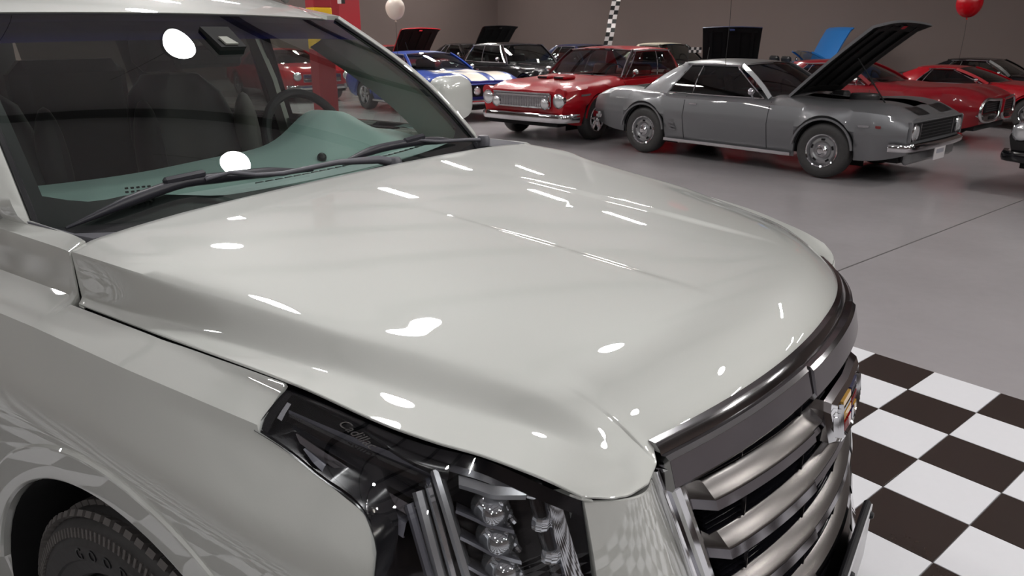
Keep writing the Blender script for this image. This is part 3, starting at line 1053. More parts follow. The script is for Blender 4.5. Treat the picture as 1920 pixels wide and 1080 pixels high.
def plaque(y0, y1, z0, z1, mat, skew=.004):
    MB().prism([(bow(y, z, .0145) + .05 * y * y, y, z) for y, z in ((y0, z0), (y1, z0), (y1, z1), (y0, z1))], (.006, 0, 0)).build('enamel_bar', mat, emo)
for s in (-1, 1):
    a = lambda p, q: (p, q) if s > 0 else (-q, -p)
    plaque(*a(.004, .072), .951, .963, 'yellow' if s < 0 else 'crest_blue')
    plaque(*a(.004, .070), .940, .946, 'dark_chrome')
    plaque(*a(.004, .067), .923, .935, 'yellow' if s < 0 else 'crest_red')
    plaque(*a(.036, .062), .897, .914, 'crest_red' if s < 0 else 'yellow')
    plaque(*a(.004, .030), .894, .914, 'crest_red' if s < 0 else 'crest_blue')
for s in (-1, 1):
    for k in range(4):                         # ribs of the chrome wreath beside the shield
        y = s * (.083 + .012 * k)
        MB().sweep([(bow(y, z, .019) + .05 * y * y, y, z) for z in (.962 - .004 * k, .925, .892 + .006 * k)], [(-.004, -.004), (.004, -.004), (0, .005)], (1, 0, 0)).build('wreath_rib', 'chrome', emo)

# ---- front corner: panel between lamp and grille, bumper ----------------
def corner_panel(s):
    rows = []
    for t in np.linspace(0, 1, 20):
        z0, z1 = 1.070, 1.024
        a = np.array((.800, -.748, 1.047))
        b = np.array((.842, -.600, 1.012))
        a2 = np.array((.855, -.775, .50))
        b2 = np.array((.985, -.475, .50))
        pa = a + (a2 - a) * t + np.array([.02, 0, 0]) * math.sin(math.pi * min(1, t * 1.4))
        zf = b[2] + (b2[2] - b[2]) * t
        pb = np.array([bow(half_w(zf) + .022, zf, -.012), -(half_w(zf) + .020), zf])
        row = []
        for q in np.linspace(0, 1, 14):
            p = pa + (pb - pa) * q
            p[0] += .030 * math.sin(math.pi * q)
            row.append(p)
        rows.append(row)
    G = np.array(rows)
    G = np.concatenate([G[:1] + np.array([-.02, .0, -.006]), G[:1] + np.array([-.003, 0, .0015]), G], 0)
    G = np.concatenate([G[:, :1] + np.array([-.035, .01, 0]), G[:, :1] + np.array([-.004, .0, 0]), G], 1)
    return G * np.array([1, s, 1])
for s in (1, -1):
    MB().grid(corner_panel(s)).build('front_panel', 'pearl', suv, angle=40)
    MB().sweep([(.792, -s * .738, 1.046), (.818, -s * .67, 1.030), (.822, -s * .595, 1.024)], [(-.012, -.02), (.012, -.02), (.012, .004), (-.012, .004)]).build('hood_lip_shade', 'void', suv)  # near-black strip standing in for the shade under the hood lip
    bp = [[(.634, -.925, z), (.72, -.90, z), (.81, -.835, z), (.90, -.70, z), (.95, -.50, z), (1.0, -.25, z), (1.02, 0, z)] for z in (.62, .55, .45, .34, .28)]
    bp = np.array([spl(r_, 24) for r_ in bp])
    bp[-1] *= np.array([.96, .96, 1])
    MB().grid(bp * np.array([1, s, 1])).build('bumper', 'pearl', suv)
mbp = MB().box((1.072, .02, .545), (.016, .31, .15), None, .006)
pl = mbp.build('plate_bracket', 'black_plastic', suv)
MB().box((1.082, .02, .543), (.003, .295, .14)).build('blank_plate', 'tile_white', pl)
for y in (-.12, .12):
    MB().lathe([(0, .010), (.007, .009), (.009, .004), (.009, 0)], 10, Matrix.Translation((1.082, y + .02, .600)) @ Matrix.Rotation(R(-90), 4, 'Z')).build('plate_screw', 'black_plastic', pl)

# ---- headlamp ----------------------------------------------------------
TOP = [(.344, -.8555, 1.1345), (.42, -.848, 1.1285), (.53, -.834, 1.111), (.61, -.809, 1.096), (.66, -.789, 1.088), (.72, -.773, 1.072), (.775, -.758, 1.056), (.797, -.750, 1.049)]
BXZ = [(.346, 1.097), (.42, 1.085), (.50, 1.068), (.57, 1.050), (.607, 1.022), (.624, .97), (.632, .90), (.70, .66), (.80, .60), (.865, .60)]
BOT = [(x, -float(np.ravel(side_y(x, z))[0]) - .001 if x < .65 else {.70: -.885, .80: -.835, .865: -.785}[x], z) for x, z in BXZ]
tp, bt = spl(TOP, 40), spl(BOT, 40)
bt[:, 1] = np.minimum(bt[:, 1], -.783)
def lampsurf(d, u0=0, u1=40, v0=0.0, v1=1.0, nv=20):
    """lamp face; d = depth behind the lens; v 0 top .. 1 bottom"""
    rows = []
    for i in range(u0, u1):
        a, b = tp[i], bt[i]
        r_ = []
        for v in np.linspace(v0, v1, nv):
            p = a + (b - a) * v
            k = 4 * v * (1 - v)
            u = i / 39
            nrm = np.array([u ** 1.5 * .95, -(1 - .55 * u), .35 * (1 - v)])
            nrm /= np.linalg.norm(nrm)
            p = p + nrm * (.016 * k * min(1, u * 4 + .3) - d)
            r_.append(p)
        rows.append(r_)
    return np.array(rows)


def pt(u, v, d=0.0):
    i = min(38, max(0, int(u * 39)))
    f = u * 39 - i
    g = lampsurf(d, i, i + 2, v, v + 1e-6, 2)
    return Vector(g[0, 0] * (1 - f) + g[1, 0] * f)


def lamp(s):
    S = np.array([1, s, 1])
    Ms = Matrix.Scale(-1, 4, (0, 1, 0)) if s < 0 else Matrix.Identity(4)
    G = lampsurf(.0)
    hl = MB().grid(G * S).build('headlamp', 'lens', suv, angle=60)
    tag(hl, 'clear headlamp cover')
    # black surround and bowl
    bow_ = lampsurf(.055)
    mb = MB().grid(bow_ * S)
    for i, j in ((0, 0), (0, -1)):
        pass
    edge = np.concatenate([G[:, 0], G[-1, :], G[::-1, -1], G[::-1, :][-1]], 0)
    edge_i = np.concatenate([bow_[:, 0], bow_[-1, :], bow_[::-1, -1], bow_[0, ::-1]], 0)
    edge = np.concatenate([G[:, 0], G[-1, :], G[::-1, -1], G[0, ::-1]], 0)
    mb.grid(np.stack([edge, edge_i], 1) * S)
    mb.build('lamp_housing', 'lamp_black', hl, angle=50)
    # gloss black rim just under the lens edge
    mb = MB()
    for e0, e1, ax in ((0, .05, 'v'), (.94, 1.0, 'v')):
        mb.grid(lampsurf(.003, 0, 40, e0, e1, 4) * S)
    mb.grid(lampsurf(.0042, 0, 2, .06, .93, 12) * S)
    mb.build('lamp_rim', 'black_gloss', hl, angle=60)
    # crystal light guide along the arm, reflector band over it, ribs under it: straight runs
    def run(A, B, n=18, lift=.006):
        A, B = pt(*A), pt(*B)
        return [A.lerp(B, q) + Vector((.25, -.9, .3)) * (lift * 4 * q * (1 - q)) for q in np.linspace(0, 1, n)]
    path = run((.05, .54, .016), (.55, .16, .016))
    MB().sweep(path, [(-.008, -.006), (.008, -.006), (.008, .004), (.004, .007), (-.004, .007), (-.008, .004)], [Vector((.3, -.85, .45))] * 18, Ms).build('light_guide', 'guide', hl, angle=30)
    strip = lambda *rows: np.array([run(*r_) for r_ in rows]) * S
    MB().grid(strip(((.045, .34, .006), (.57, .085, .006)), ((.045, .44, .012), (.57, .12, .012)), ((.045, .50, .026), (.57, .15, .026)))).build('reflector_band', 'lamp_grey', hl, angle=30)
    MB().grid(np.array([[pt(u, v, .004) for v in (.22, .40, .56)] for u in (.030, .045)]) * S).build('end_reflector', 'clear', hl)
    for m_, r0, r1, r2, r3 in (('black_gloss', ((.06, .60, .030), (.53, .22, .030)), ((.06, .62, .018), (.53, .235, .018)), ((.07, .66, .014), (.52, .255, .014)), ((.07, .68, .024), (.52, .27, .024))),
                               ('dark_chrome', ((.08, .69, .028), (.52, .275, .028)), ((.08, .71, .014), (.52, .285, .014)), ((.10, .77, .010), (.51, .33, .010)), ((.10, .79, .022), (.51, .34, .022))),
                               ('lamp_grey', ((.11, .81, .024), (.50, .36, .024)), ((.11, .83, .010), (.50, .37, .010)), ((.14, .89, .007), (.50, .43, .007)), ((.14, .91, .018), (.50, .44, .018)))):
        MB().grid(strip(r0, r1, r2, r3)).build('arm_rib', m_, hl, angle=30)
    MB().grid(np.array([[pt(u, v, d) for v, d in ((.05, .010), (.09, .007), (.12, .012))] for u in np.linspace(.04, .60, 26)]) * S).build('upper_trim', 'lamp_black', hl, angle=60)
    # slanted blades descending from the arm beside the projector stack
    for k, (u0, v0, u1, v1, d, w_, m_) in enumerate(((.555, .10, .72, .46, .014, .012, 'dark_chrome'), (.535, .15, .68, .48, .018, .010, 'clear'), (.515, .22, .64, .50, .016, .014, 'dark_chrome'), (.495, .29, .60, .50, .012, .010, 'black_gloss'))):
        c = [pt(u0 + (u1 - u0) * q, v0 + (v1 - v0) * q, d) for q in np.linspace(0, 1, 18)]
        MB().sweep(c, [(-w_ / 2, -.018), (w_ / 2, -.018), (w_ / 2, .004), (0, .008), (-w_ / 2, .004)], [Vector((.45, -.85, .25))] * 18, Ms).build('light_blade', {'dark_chrome': 'lamp_silver', 'clear': 'clear', 'black_gloss': 'lamp_grey'}[m_], hl, angle=30)
    # brow plate over the projectors: dark roof, bright wedge, underside
    us_ = np.linspace(0, 1, 12)
    br = []
    for q in us_:
        u = .575 + .27 * q
        e = .02 * (1 - abs(2 * q - 1.1))
        br.append([pt(u, max(.005, .055 - .05 * q), .012), pt(u + .01, .085 - .055 * q + e, .010)])
    MB().grid(np.array(br) * S).build('brow_plate', 'brow_grey', hl, angle=30)
    we = []
    for q in us_:
        u = .635 + .20 * q
        e = .022 * (1 - abs(2 * q - 1.0))
        a = .115 - .062 * q + e
        we.append([pt(u - .005, a - .028, .012), pt(u, a, .004), pt(u + .003, a + .016, .010), pt(u, a + .014, .045)])
    MB().grid(np.array(we) * S).build('brow_wedge', 'lamp_silver', hl, angle=30)
    # stacked projector lenses with shelf plates
    nrm = Vector((.80, -.60, 0)).normalized()
    for k in range(5):
        c = pt(.755 + .024 * k, .165 + .082 * k, .034)
        T = Ms @ Matrix.Translation(c) @ nrm.to_track_quat('Y', 'Z').to_matrix().to_4x4()
        l = MB().lathe([(0, .026), (.010, .025), (.018, .019), (.023, .010), (.024, .0), (.027, -.003), (.027, -.02), (.0, -.02)], 24, T)
        l = l.build('projector_lens', 'clear', hl, angle=40)
        for q in range(4):
            MB().box((0, 0, 0), (.010, .016, .012), T @ Matrix.Translation((-.026 + .005 * q, .010, -.014 + .011 * q)) @ Matrix.Rotation(R(35 + 20 * q), 4, 'Y') @ Matrix.Rotation(R(20 * q), 4, 'X'), .003).build('crystal_cut', 'clear', l, angle=20)
        sh = np.array([[pt(.64 + .024 * k + .17 * q, .212 + .082 * k - .03 * q + .012 * (1 - abs(2 * q - 1)) + e, d) for e, d in ((0, .05), (0.0, .012), (.010, .010), (.014, .045))] for q in np.linspace(0, 1, 9)])
        MB().grid(sh * S).build('shelf_plate', 'lamp_grey', hl, angle=30)
    # vertical crystal rod of the daytime light, collars, chrome outer strip
    rp_ = lambda q: pt(.865 + .10 * q, .02 + .36 * q, .020)
    MB().tube([rp_(q) for q in np.linspace(0, 1, 20)], .010, 8, Ms).build('daytime_light_rod', 'guide', hl, angle=60)
    for q in (.02, .27, .52, .78):
        MB().lathe([(0, .010), (.013, .009), (.0145, .0), (.013, -.009), (0, -.010)], 10, Ms @ Matrix.Translation(rp_(q)) @ Matrix.Rotation(R(80), 4, 'X')).build('rod_collar', 'clear', hl, angle=20)
    MB().grid(np.array([[pt(min(1, .905 + .20 * v + e), .012 + v, d) for e, d in ((-.012, .018), (.0, .008), (.035, .007), (.042, .014))] for v in np.linspace(0, .42, 20)]) * S).build('chrome_strip', 'chrome', hl, angle=40)
    return hl


h1 = lamp(1)
lamp(-1)
# script lettering on the upper housing
me = text_mesh('Cadillac', .021, .0003, .4)
me.materials.append(M['satin_chrome'])
o = link('script_lettering', me, h1)
ta, tb2 = pt(.27, .20, .0035), pt(.35, .185, .0035)
ex = (tb2 - ta).normalized()
ez = (pt(.28, .10, .0035) - pt(.28, .26, .0035))
ez = (ez - ex * ez.dot(ex)).normalized()
ey = ex.cross(ez)
o.matrix_world = Matrix(((ex.x, ez.x, -ey.x if False else ex.cross(ez).x, ta.x), (ex.y, ez.y, ex.cross(ez).y, ta.y), (ex.z, ez.z, ex.cross(ez).z, ta.z), (0, 0, 0, 1)))

# ---- wheels ------------------------------------------------------------
def suv_wheel(cx, s):
    T = Matrix.Translation((cx, s * .885, .41)) @ (Matrix.Rotation(math.pi, 4, 'Z') if s > 0 else Matrix.Identity(4))
    pr = [(.265, .10), (.28, -.085), (.288, -.097), (.30, -.102), (.318, -.1055), (.322, -.1095), (.352, -.1105), (.356, -.107), (.372, -.101), (.377, -.1035), (.388, -.099), (.392, -.094), (.402, -.082), (.407, -.06), (.41, -.02), (.41, .02), (.407, .06), (.40, .085), (.375, .11), (.32, .115), (.28, .10)]
    pr = [(r_, -y) if False else (r_, y) for r_, y in pr]
    w = MB().lathe(pr, 96, T).build('wheel', 'rubber', suv, angle=30)
    tr = MB()
    for k in range(78):
        a = 2 * math.pi * k / 78
        Rk = Matrix.Rotation(a, 4, 'Y')
        for y0, y1, r_, tw in ((-.096, -.062, .4015, .0), (-.056, -.02, .4125, .12), (-.014, .018, .4135, -.12), (.024, .06, .4125, .12), (.064, .095, .404, 0)):
            tilt = Matrix.Rotation(R(-34) if y0 < -.09 else (R(34) if y0 > .06 else 0), 4, 'X')
            tr.box((0, 0, 0), (.021, y1 - y0, .012), T @ Rk @ Matrix.Translation((0, (y0 + y1) / 2, r_)) @ tilt @ Matrix.Rotation(tw, 4, 'Z'))
    for k in range(150):
        a = 2 * math.pi * k / 150
        tr.box((0, 0, 0), (.006, .006, .018), T @ Matrix.Rotation(a, 4, 'Y') @ Matrix.Translation((0, -.1025, .376)) @ Matrix.Rotation(R(-14), 4, 'X'))
    o = tr.build('tread_blocks', 'tread', w, angle=30)
    o['kind'] = 'stuff'
    rm = MB().lathe([(.275, -.08), (.268, -.095), (.255, -.09), (.25, -.06), (.245, .05), (.10, .0), (0, 0)], 64, T)
    for k in range(7):
        a = 2 * math.pi * k / 7
        for d in (-.09, .09):
            rm.tube([(.055 * math.sin(a + d * 2), -.055, .055 * math.cos(a + d * 2)), (.25 * math.sin(a + d), -.075, .25 * math.cos(a + d))], [.02, .017], 8, T)
    rm.lathe([(0, -.075), (.05, -.072), (.06, -.06), (.06, 0)], 24, T)
    rm.build('rim', 'chrome', w)
    if s < 0 and cx > -1:
        word = 'GOODYEAR'
        for k, ch in enumerate(word):
            me = text_mesh(ch, .034, .0012)
            me.materials.append(M['letter'])
            l = link('sidewall_letter', me, w)
            a = R(-24 + 9.0 * k) + R(2)
            Rk = Matrix.Rotation(a, 4, 'Y')
            l.matrix_world = T @ Rk @ Matrix.Translation((0, -.1112, .325)) @ Matrix.Rotation(R(90), 4, 'X')
    return w


for cx in (0.0, -2.95):
    for s in (-1, 1):
        suv_wheel(cx, s)
MB().box((-1.5, 0, .36), (4.6, 1.3, .2)).build('chassis', 'void', suv)
# ================================================================== the parked classic cars
M['cpane'] = glass('car_window_glass', (0.42, 0.46, 0.45, 1), 1.0, 1.5)
M['dark_pane'] = glass('car_window_glass_dark', (0.10, 0.11, 0.11, 1), 1.0, 1.5)
M['headlight_glass'] = pbr('headlight_glass', (0.75, 0.76, 0.78, 1), 0.08, 0.6, 1)
M['grille_black'] = pbr('grille_black', (0.006, 0.006, 0.007, 1), 0.5, spec=0.2)
M['engine'] = pbr('engine_iron', (0.05, 0.05, 0.052, 1), 0.4, 0.5)
M['engine_orange'] = pbr('engine_valve_cover', (0.5, 0.5, 0.52, 1), 0.2, 1)
M['hood_under'] = pbr('hood_underside', (0.008, 0.008, 0.0085, 1), 0.7, spec=0.15)
M['seat_black'] = pbr('seat_vinyl_black', (0.012, 0.012, 0.013, 1), 0.4)
M['seat_red'] = pbr('seat_vinyl_red', (0.18, 0.02, 0.02, 1), 0.4)
PAINT = {'silver': car_paint('silver_paint', (0.20, 0.202, 0.212, 1), 0.6, 0.4), 'red': car_paint('bright_red_paint', (0.36, 0.003, 0.010, 1), 0, 0.3),
         'dark_red': car_paint('deep_red_paint', (0.22, 0.003, 0.009, 1), 0, 0.3), 'blue': car_paint('royal_blue_paint', (0.012, 0.045, 0.26, 1), 0, 0.3),
         'navy': car_paint('navy_paint', (0.006, 0.012, 0.045, 1), 0, 0.3), 'black': car_paint('black_paint', (0.004, 0.004, 0.005, 1), 0, 0.2),
         'cream': car_paint('cream_paint', (0.66, 0.60, 0.47, 1), 0, 0.35), 'sky': car_paint('bright_blue_paint', (0.02, 0.16, 0.46, 1), 0, 0.4),
         'white_stripe': car_paint('white_stripe_paint', (0.66, 0.60, 0.52, 1), 0, 0.35), 'black_stripe': car_paint('black_stripe_paint', (0.012, 0.013, 0.014, 1), 0, 0.3)}


def old_wheel(parent, x, y, s, r=.335, w=.2, style='rally', lettered=False):
    T = Matrix.Translation((x, y, r)) @ (Matrix.Rotation(math.pi, 4, 'Z') if s > 0 else Matrix.Identity(4))
    k = r / .335
    pr = [(.19 * k, w * .45), (.20 * k, -w * .44), (.225 * k, -w * .50), (.29 * k, -w * .50), (.318 * k, -w * .42), (.332 * k, -w * .30), (r, -w * .1), (r, w * .1), (.332 * k, w * .3), (.31 * k, w * .46), (.2 * k, w * .48)]
    t = MB().lathe(pr, 40, T).build('wheel', 'rubber', parent)
    ri = MB()
    ri.lathe([(.205 * k, -w * .46), (.198 * k, -w * .50), (.185 * k, -w * .47), (.175 * k, -w * .30), (.165 * k, -w * .1)], 40, T)
    ri.build('trim_ring', 'chrome', t)
    if style == 'rally':
        MB().lathe([(.176 * k, -w * .26), (.15 * k, -w * .38), (.12 * k, -w * .40), (.095 * k, -w * .30), (.07 * k, -w * .30)], 40, T).build('rim', 'rally_silver', t)
        for q in range(5):
            a = 2 * math.pi * q / 5
            MB().box((0, 0, 0), (.05 * k, .014, .026 * k), T @ Matrix.Rotation(a, 4, 'Y') @ Matrix.Translation((0, -w * .39, .135 * k)), .004).build('rim_slot', 'grille_black', t)
        MB().lathe([(0, -w * .62), (.035 * k, -w * .60), (.05 * k, -w * .50), (.072 * k, -w * .44), (.074 * k, -w * .28)], 28, T).build('hub_cap', 'chrome', t)
    else:
        MB().lathe([(.18 * k, -w * .05), (.0, -w * .05)], 30, T).build('brake_drum', 'grille_black', t)
        for q in range(5):
            a = 2 * math.pi * q / 5
            MB().sweep([(.03 * math.sin(a), -w * .36, .03 * math.cos(a)), (.19 * k * math.sin(a), -w * .34, .19 * k * math.cos(a))], [(-.034 * k, -.012), (.034 * k, -.012), (.024 * k, .012), (-.024 * k, .012)], (0, -1, 0), T).build('wheel_spoke', 'chrome' if style == 'torq' else 'rally_silver', t)
        MB().lathe([(0, -w * .56), (.03 * k, -w * .54), (.045 * k, -w * .40), (.05 * k, -w * .2)], 20, T).build('hub_cap', 'chrome', t)
    return t


M['rally_silver'] = pbr('wheel_silver', (0.36, 0.36, 0.37, 1), 0.3, 0.8)


def classic_car(name, label, loc, rz, paint, scale=1.0, wb=2.745, fo=.93, ro=1.03, hw=.93, zb=.22, r=.335, arch=.375,
                top=None, belt=None, plan=None, cowl=.60, roof_f=.02, roof_r=-.95, back=-1.55, zr=1.30, zbelt=.89, gb=.80, gt=.60,
                side_rear=-1.02, side_top=-.78, style='rally', face='camaro', open_hood=None, roof_paint=None, glassm='cpane', stripes=None, seats='seat_black', bumper_mat='chrome',
                pillar='paint', seams=True, group=None, conv=False, crease=.60, hood_w=(.66, .70)):
    P = PAINT[paint]
    RP = PAINT[roof_paint] if roof_paint else P
    root = thing(name, label, 'car', loc, rz, group, scale)
    xf, xr = wb / 2 + fo, -wb / 2 - ro
    fa, ra = wb / 2, -wb / 2
    top = top or [(xr, .80), (xr + .15, .865), (back, .91), (cowl, .93), (fa, .90), (xf - .12, .84), (xf, .78)]
    belt = belt or [(xr, .78), (xr + .2, .85), (back, .885), (cowl, .875), (fa, .86), (xf - .15, .80), (xf, .745)]
    plan = plan or [(xr, .86), (xr + .25, .95), (ra, 1.0), (0, .975), (fa, 1.0), (xf - .35, .975), (xf, .88)]
    ft, fb = curve(*zip(*top)), curve(*zip(*belt))
    fpl = lambda x: np.interp(x, *zip(*plan))

    def bottom(x):
        z = zb
        for a in (fa, ra):
            d = arch ** 2 - (x - a) ** 2
            if d > 0:
                z = max(z, r + math.sqrt(d))
        if x > fa + arch * .9:
            z = max(z, zb + .04 + .22 * max(0, (x - fa - arch) / max(.05, xf - fa - arch)) ** 2 * .5)
        if x < ra - arch:
            z = max(z, zb + .06 + .12 * ((ra - arch - x) / max(.05, ra - arch - xr)) ** 2)
        return z

    def section(x):
        W, b, s, t = hw * float(fpl(x)), bottom(x), float(fb(x)[0]), float(ft(x)[0])
        cz = min(max(crease, b + .05), s - .06)
        pts = [(W * .90, b), (W * .955, b + (cz - b) * .5), (W, cz)]
        pts2 = [(W, cz), (W * .975, cz + (s - cz) * .5), (W * .93, s - .018), (W * .88, s + .004), (W * .80, s + (t - s) * .55 + .006), (W * .42, t), (0, t + .012)]
        a = np.array(pts)
        c = spl(pts2, 16)
        return np.concatenate([spl(a, 7), c[1:]], 0)            # 22 points bottom -> centre

    xs_ = np.unique(np.concatenate([np.linspace(xr, xf, 90)] + [a + arch * np.array([-1, -.995, -.97, -.92, -.85, .85, .92, .97, .995, 1]) for a in (fa, ra)] +
                                   ([np.array([open_hood[1], open_hood[2]])] if open_hood else [])))
    S = np.array([[(x, -y, z) for y, z in section(x)] for x in xs_])
    full = np.concatenate([S, (S * np.array([1, -1, 1]))[:, ::-1][:, 1:]], 1)
    nP = full.shape[1]
    mb = MB()
    mb.v = [tuple(p) for p in full.reshape(-1, 3)]
    for i in range(len(xs_) - 1):
        xm = (xs_[i] + xs_[i + 1]) / 2
        for j in range(nP - 1):
            c = min(j, nP - 2 - j)
            if c >= 18 and back + .05 < xm < cowl - .02:
                continue                                          # cabin opening
            if open_hood and c >= 18 and open_hood[1] < xm < open_hood[2]:
                continue                                          # engine bay opening
            mb.f.append((i * nP + j, (i + 1) * nP + j, (i + 1) * nP + j + 1, i * nP + j + 1))
    mb.f.append(tuple(range(nP)))
    mb.f.append(tuple(range((len(xs_) - 1) * nP + nP - 1, (len(xs_) - 1) * nP - 1, -1)))
    body = mb.build('body', P, root, angle=30)

    def surf(x, y):
        sec = section(x)
        yy, zz = sec[6:, 0][::-1], sec[6:, 1][::-1]
        return float(np.interp(abs(y), yy, zz))

    def side(x, z):
        sec = section(x)
        yy, zz = sec[:14, 0], sec[:14, 1]
        return float(np.interp(z, zz, yy))

    # underbody, wheel wells, cabin tub
    ub = MB()
    ub.box((0, 0, zb + .10), (xf - xr - .3, hw * 1.5, .12))
    for a in (fa, ra):
        for s in (-1, 1):
            ub.grid([[(a + (arch + .004) * math.sin(q), s * y, r + (arch + .004) * math.cos(q)) for y in (hw * .93, hw * .55)] for q in np.linspace(-1.7, 1.7, 18)])
            ub.add([(a - arch, s * hw * .56, .15), (a + arch, s * hw * .56, .15), (a + arch, s * hw * .56, .74), (a - arch, s * hw * .56, .74)], [(0, 1, 2, 3)])
    ub.build('underbody', 'void', root)
    tub = MB()
    x0_, x1_ = back + .02, cowl
    tub.add([(x0_, -gb, .5), (x1_, -gb, .5), (x1_, gb, .5), (x0_, gb, .5), (x0_, -gb, zbelt - .02), (x1_, -gb, zbelt - .02), (x1_, gb, zbelt - .02), (x0_, gb, zbelt - .02)],
            [(0, 1, 2, 3), (0, 1, 5, 4), (3, 2, 6, 7), (0, 3, 7, 4), (1, 2, 6, 5)])
    tub.build('cabin_tub', 'cabin', root)
    MB().box((cowl - .12, 0, zbelt - .03), (.30, gb * 1.8, .10), None, .04).build('dashboard', 'cabin', root)
    for y in (-.38, .38):
        sm = MB().box((roof_f - .35, y, .62), (.5, .5, .16), None, .05).build('seat', seats, root)
        MB().box((0, 0, 0), (.14, .5, .58), Matrix.Translation((roof_f - .66, y, .84)) @ Matrix.Rotation(R(-14), 4, 'Y'), .05).build('seat_back', seats, sm)
    MB().box((max(back + .35, roof_r - .1), 0, .80), (.16, 1.2, .42), None, .05).build('rear_seat', seats, root)
    Ts = Matrix.Translation((cowl - .42, .38, zbelt + .02)) @ Matrix.Rotation(R(-25), 4, 'Y') @ Matrix.Rotation(R(90), 4, 'Z')
    MB().tube([(.19 * math.cos(a), 0, .19 * math.sin(a)) for a in np.linspace(0, 2 * math.pi, 25)], .012, 6, Ts).build('steering_wheel', 'seat_black', root)

    # greenhouse
    fr = lambda u: (cowl + .10 * (1 - u * u) - .02, gb * u, float(ft(cowl)[0]) + .005 - .03 * u * u)
    frt = lambda u: (roof_f + .05 * (1 - u * u), gt * u, zr - .035 - .02 * u * u)
    def mix(a, b, v, bulge):
        p = np.array(a) * (1 - v) + np.array(b) * v
        return p + np.array(bulge) * 4 * v * (1 - v)
    uu, vv = np.linspace(-1, 1, 15), np.linspace(0, 1, 8)
    MB().grid([[mix(fr(u), frt(u), v, (.02, 0, .015)) for v in vv] for u in uu]).build('windscreen', glassm if not conv else 'cpane', root, angle=60)
    for s in (-1, 1):
        pth = [mix(fr(s), frt(s), v, (.02, 0, .015)) for v in vv]
        MB().sweep(pth, [(-.028, -.012), (.028, -.012), (.028, .014), (-.028, .014)], (0, s, .3)).build('windscreen_pillar', P if pillar == 'paint' else 'chrome', root)
    MB().tube([mix(fr(u), frt(u), 1, (0, 0, 0)) + np.array([.01, 0, 0]) for u in uu], .012, 6).build('windscreen_header_trim', 'chrome', root)
    MB().tube([np.array(fr(u)) + np.array([.015, 0, .004]) for u in uu], .010, 6).build('windscreen_base_trim', 'chrome', root)
    if not conv:
        bk = lambda u: (back - .06 * (1 - u * u), gb * .95 * u, float(ft(back)[0]) + .005 - .02 * u * u)
        bkt = lambda u: (roof_r - .03 * (1 - u * u), gt * .98 * u, zr - .045 - .02 * u * u)
        MB().grid([[mix(bk(u) if abs(u) <= 1 else bk(1), bkt(u), v, (-.02, 0, .02)) for v in vv] for u in uu * .93]).build('rear_window', glassm, root, angle=60)
        rg = []
        for q in np.linspace(0, 1, 18):
            x = (roof_f + .05) + (roof_r - .03 - roof_f - .05) * q
            row = []
            for u in np.linspace(-1, 1, 17):
                a = frt(u)[0]
                b = bkt(u)[0]
                xx = a + (b - a) * q
                row.append((xx, u * gt * (1.0 + .0 * q), zr - .035 + .045 * math.sin(math.pi * min(1, max(0, .06 + .88 * q))) ** .6 - .028 * u ** 2 - .03 * max(0, abs(u) - .85) / .15))
            rg.append(row)
        rg = np.array(rg)
        rg = np.concatenate([rg[:, :1] + np.array([0, 0, -.035]), rg, rg[:, -1:] + np.array([0, 0, -.035])], 1)
        MB().grid(rg).build('roof', RP, root, angle=50)
        MB().grid(rg[:, 1:-1] + np.array([0, 0, -.03])).build('headliner', 'cabin', root)
    for s in (-1, 1):
        A0, A1 = np.array((cowl - .10, s * (gb + .01), zbelt)), np.array((roof_f - .06, s * (gt + .01), zr - .075))
        if conv:
            continue
        B0, B1 = np.array((side_rear, s * (gb + .012), zbelt + .0)), np.array((side_top, s * (gt + .01), zr - .075))
        C0, C1 = np.array(bk(s * .90)) + np.array([0, s * .02, 0]), np.array(bkt(s * .95))
        G = [[mix(A0 + (B0 - A0) * t, A1 + (B1 - A1) * t, v, (0, s * .02, 0)) for v in vv] for t in np.linspace(0, 1, 8)]
        MB().grid(G).build('side_window', glassm, root, angle=60)
        # rear quarter pillar of the roof
        lo, hi = np.array((side_rear - .0, s * (gb + .014), zbelt - .02)), np.array((roof_r, s * gt * .99, zr - .05))
        Q = []
        for v in np.linspace(0, 1, 9):
            f0 = mix(B0 - np.array([0, 0, .02]), B1, v, (0, s * .02, 0))
            f1 = mix(C0 - np.array([0, 0, .03]), C1, v, (-.02, s * .01, .02))
            Q.append([mix(f0, f1, t, (0, s * .028, 0)) for t in np.linspace(0, 1, 8)])
        Q.append([q + np.array([0, -s * .03, .03]) for q in Q[-1]])
        MB().grid(Q).build('roof_quarter', RP, root, angle=50)
        for q in ((A0, A1), (B0, B1)):
            MB().tube([mix(q[0], q[1], v, (0, s * .022, 0)) for v in vv], .011, 6).build('window_trim', 'chrome', root)
        MB().tube([A0, A0 * .5 + B0 * .5 + np.array([0, s * .01, 0]), B0], .011, 6).build('window_sill_trim', 'chrome', root)
        MB().tube([A1 + np.array([.05, s * .01, .018]), A1 * .5 + B1 * .5 + np.array([0, s * .012, .03]), B1 + np.array([-.05, s * .01, .012])], .011, 6).build('drip_rail', 'chrome', root)
        t_ = (A0[0] - (roof_f - .62)) / (A0[0] - B0[0])
        if 0 < t_ < .92:
            MB().tube([mix(A0 + (B0 - A0) * t_, A1 + (B1 - A1) * min(1, t_ * 1.02), v, (0, s * .024, 0)) for v in vv], .010, 6).build('window_divider', 'chrome', root)
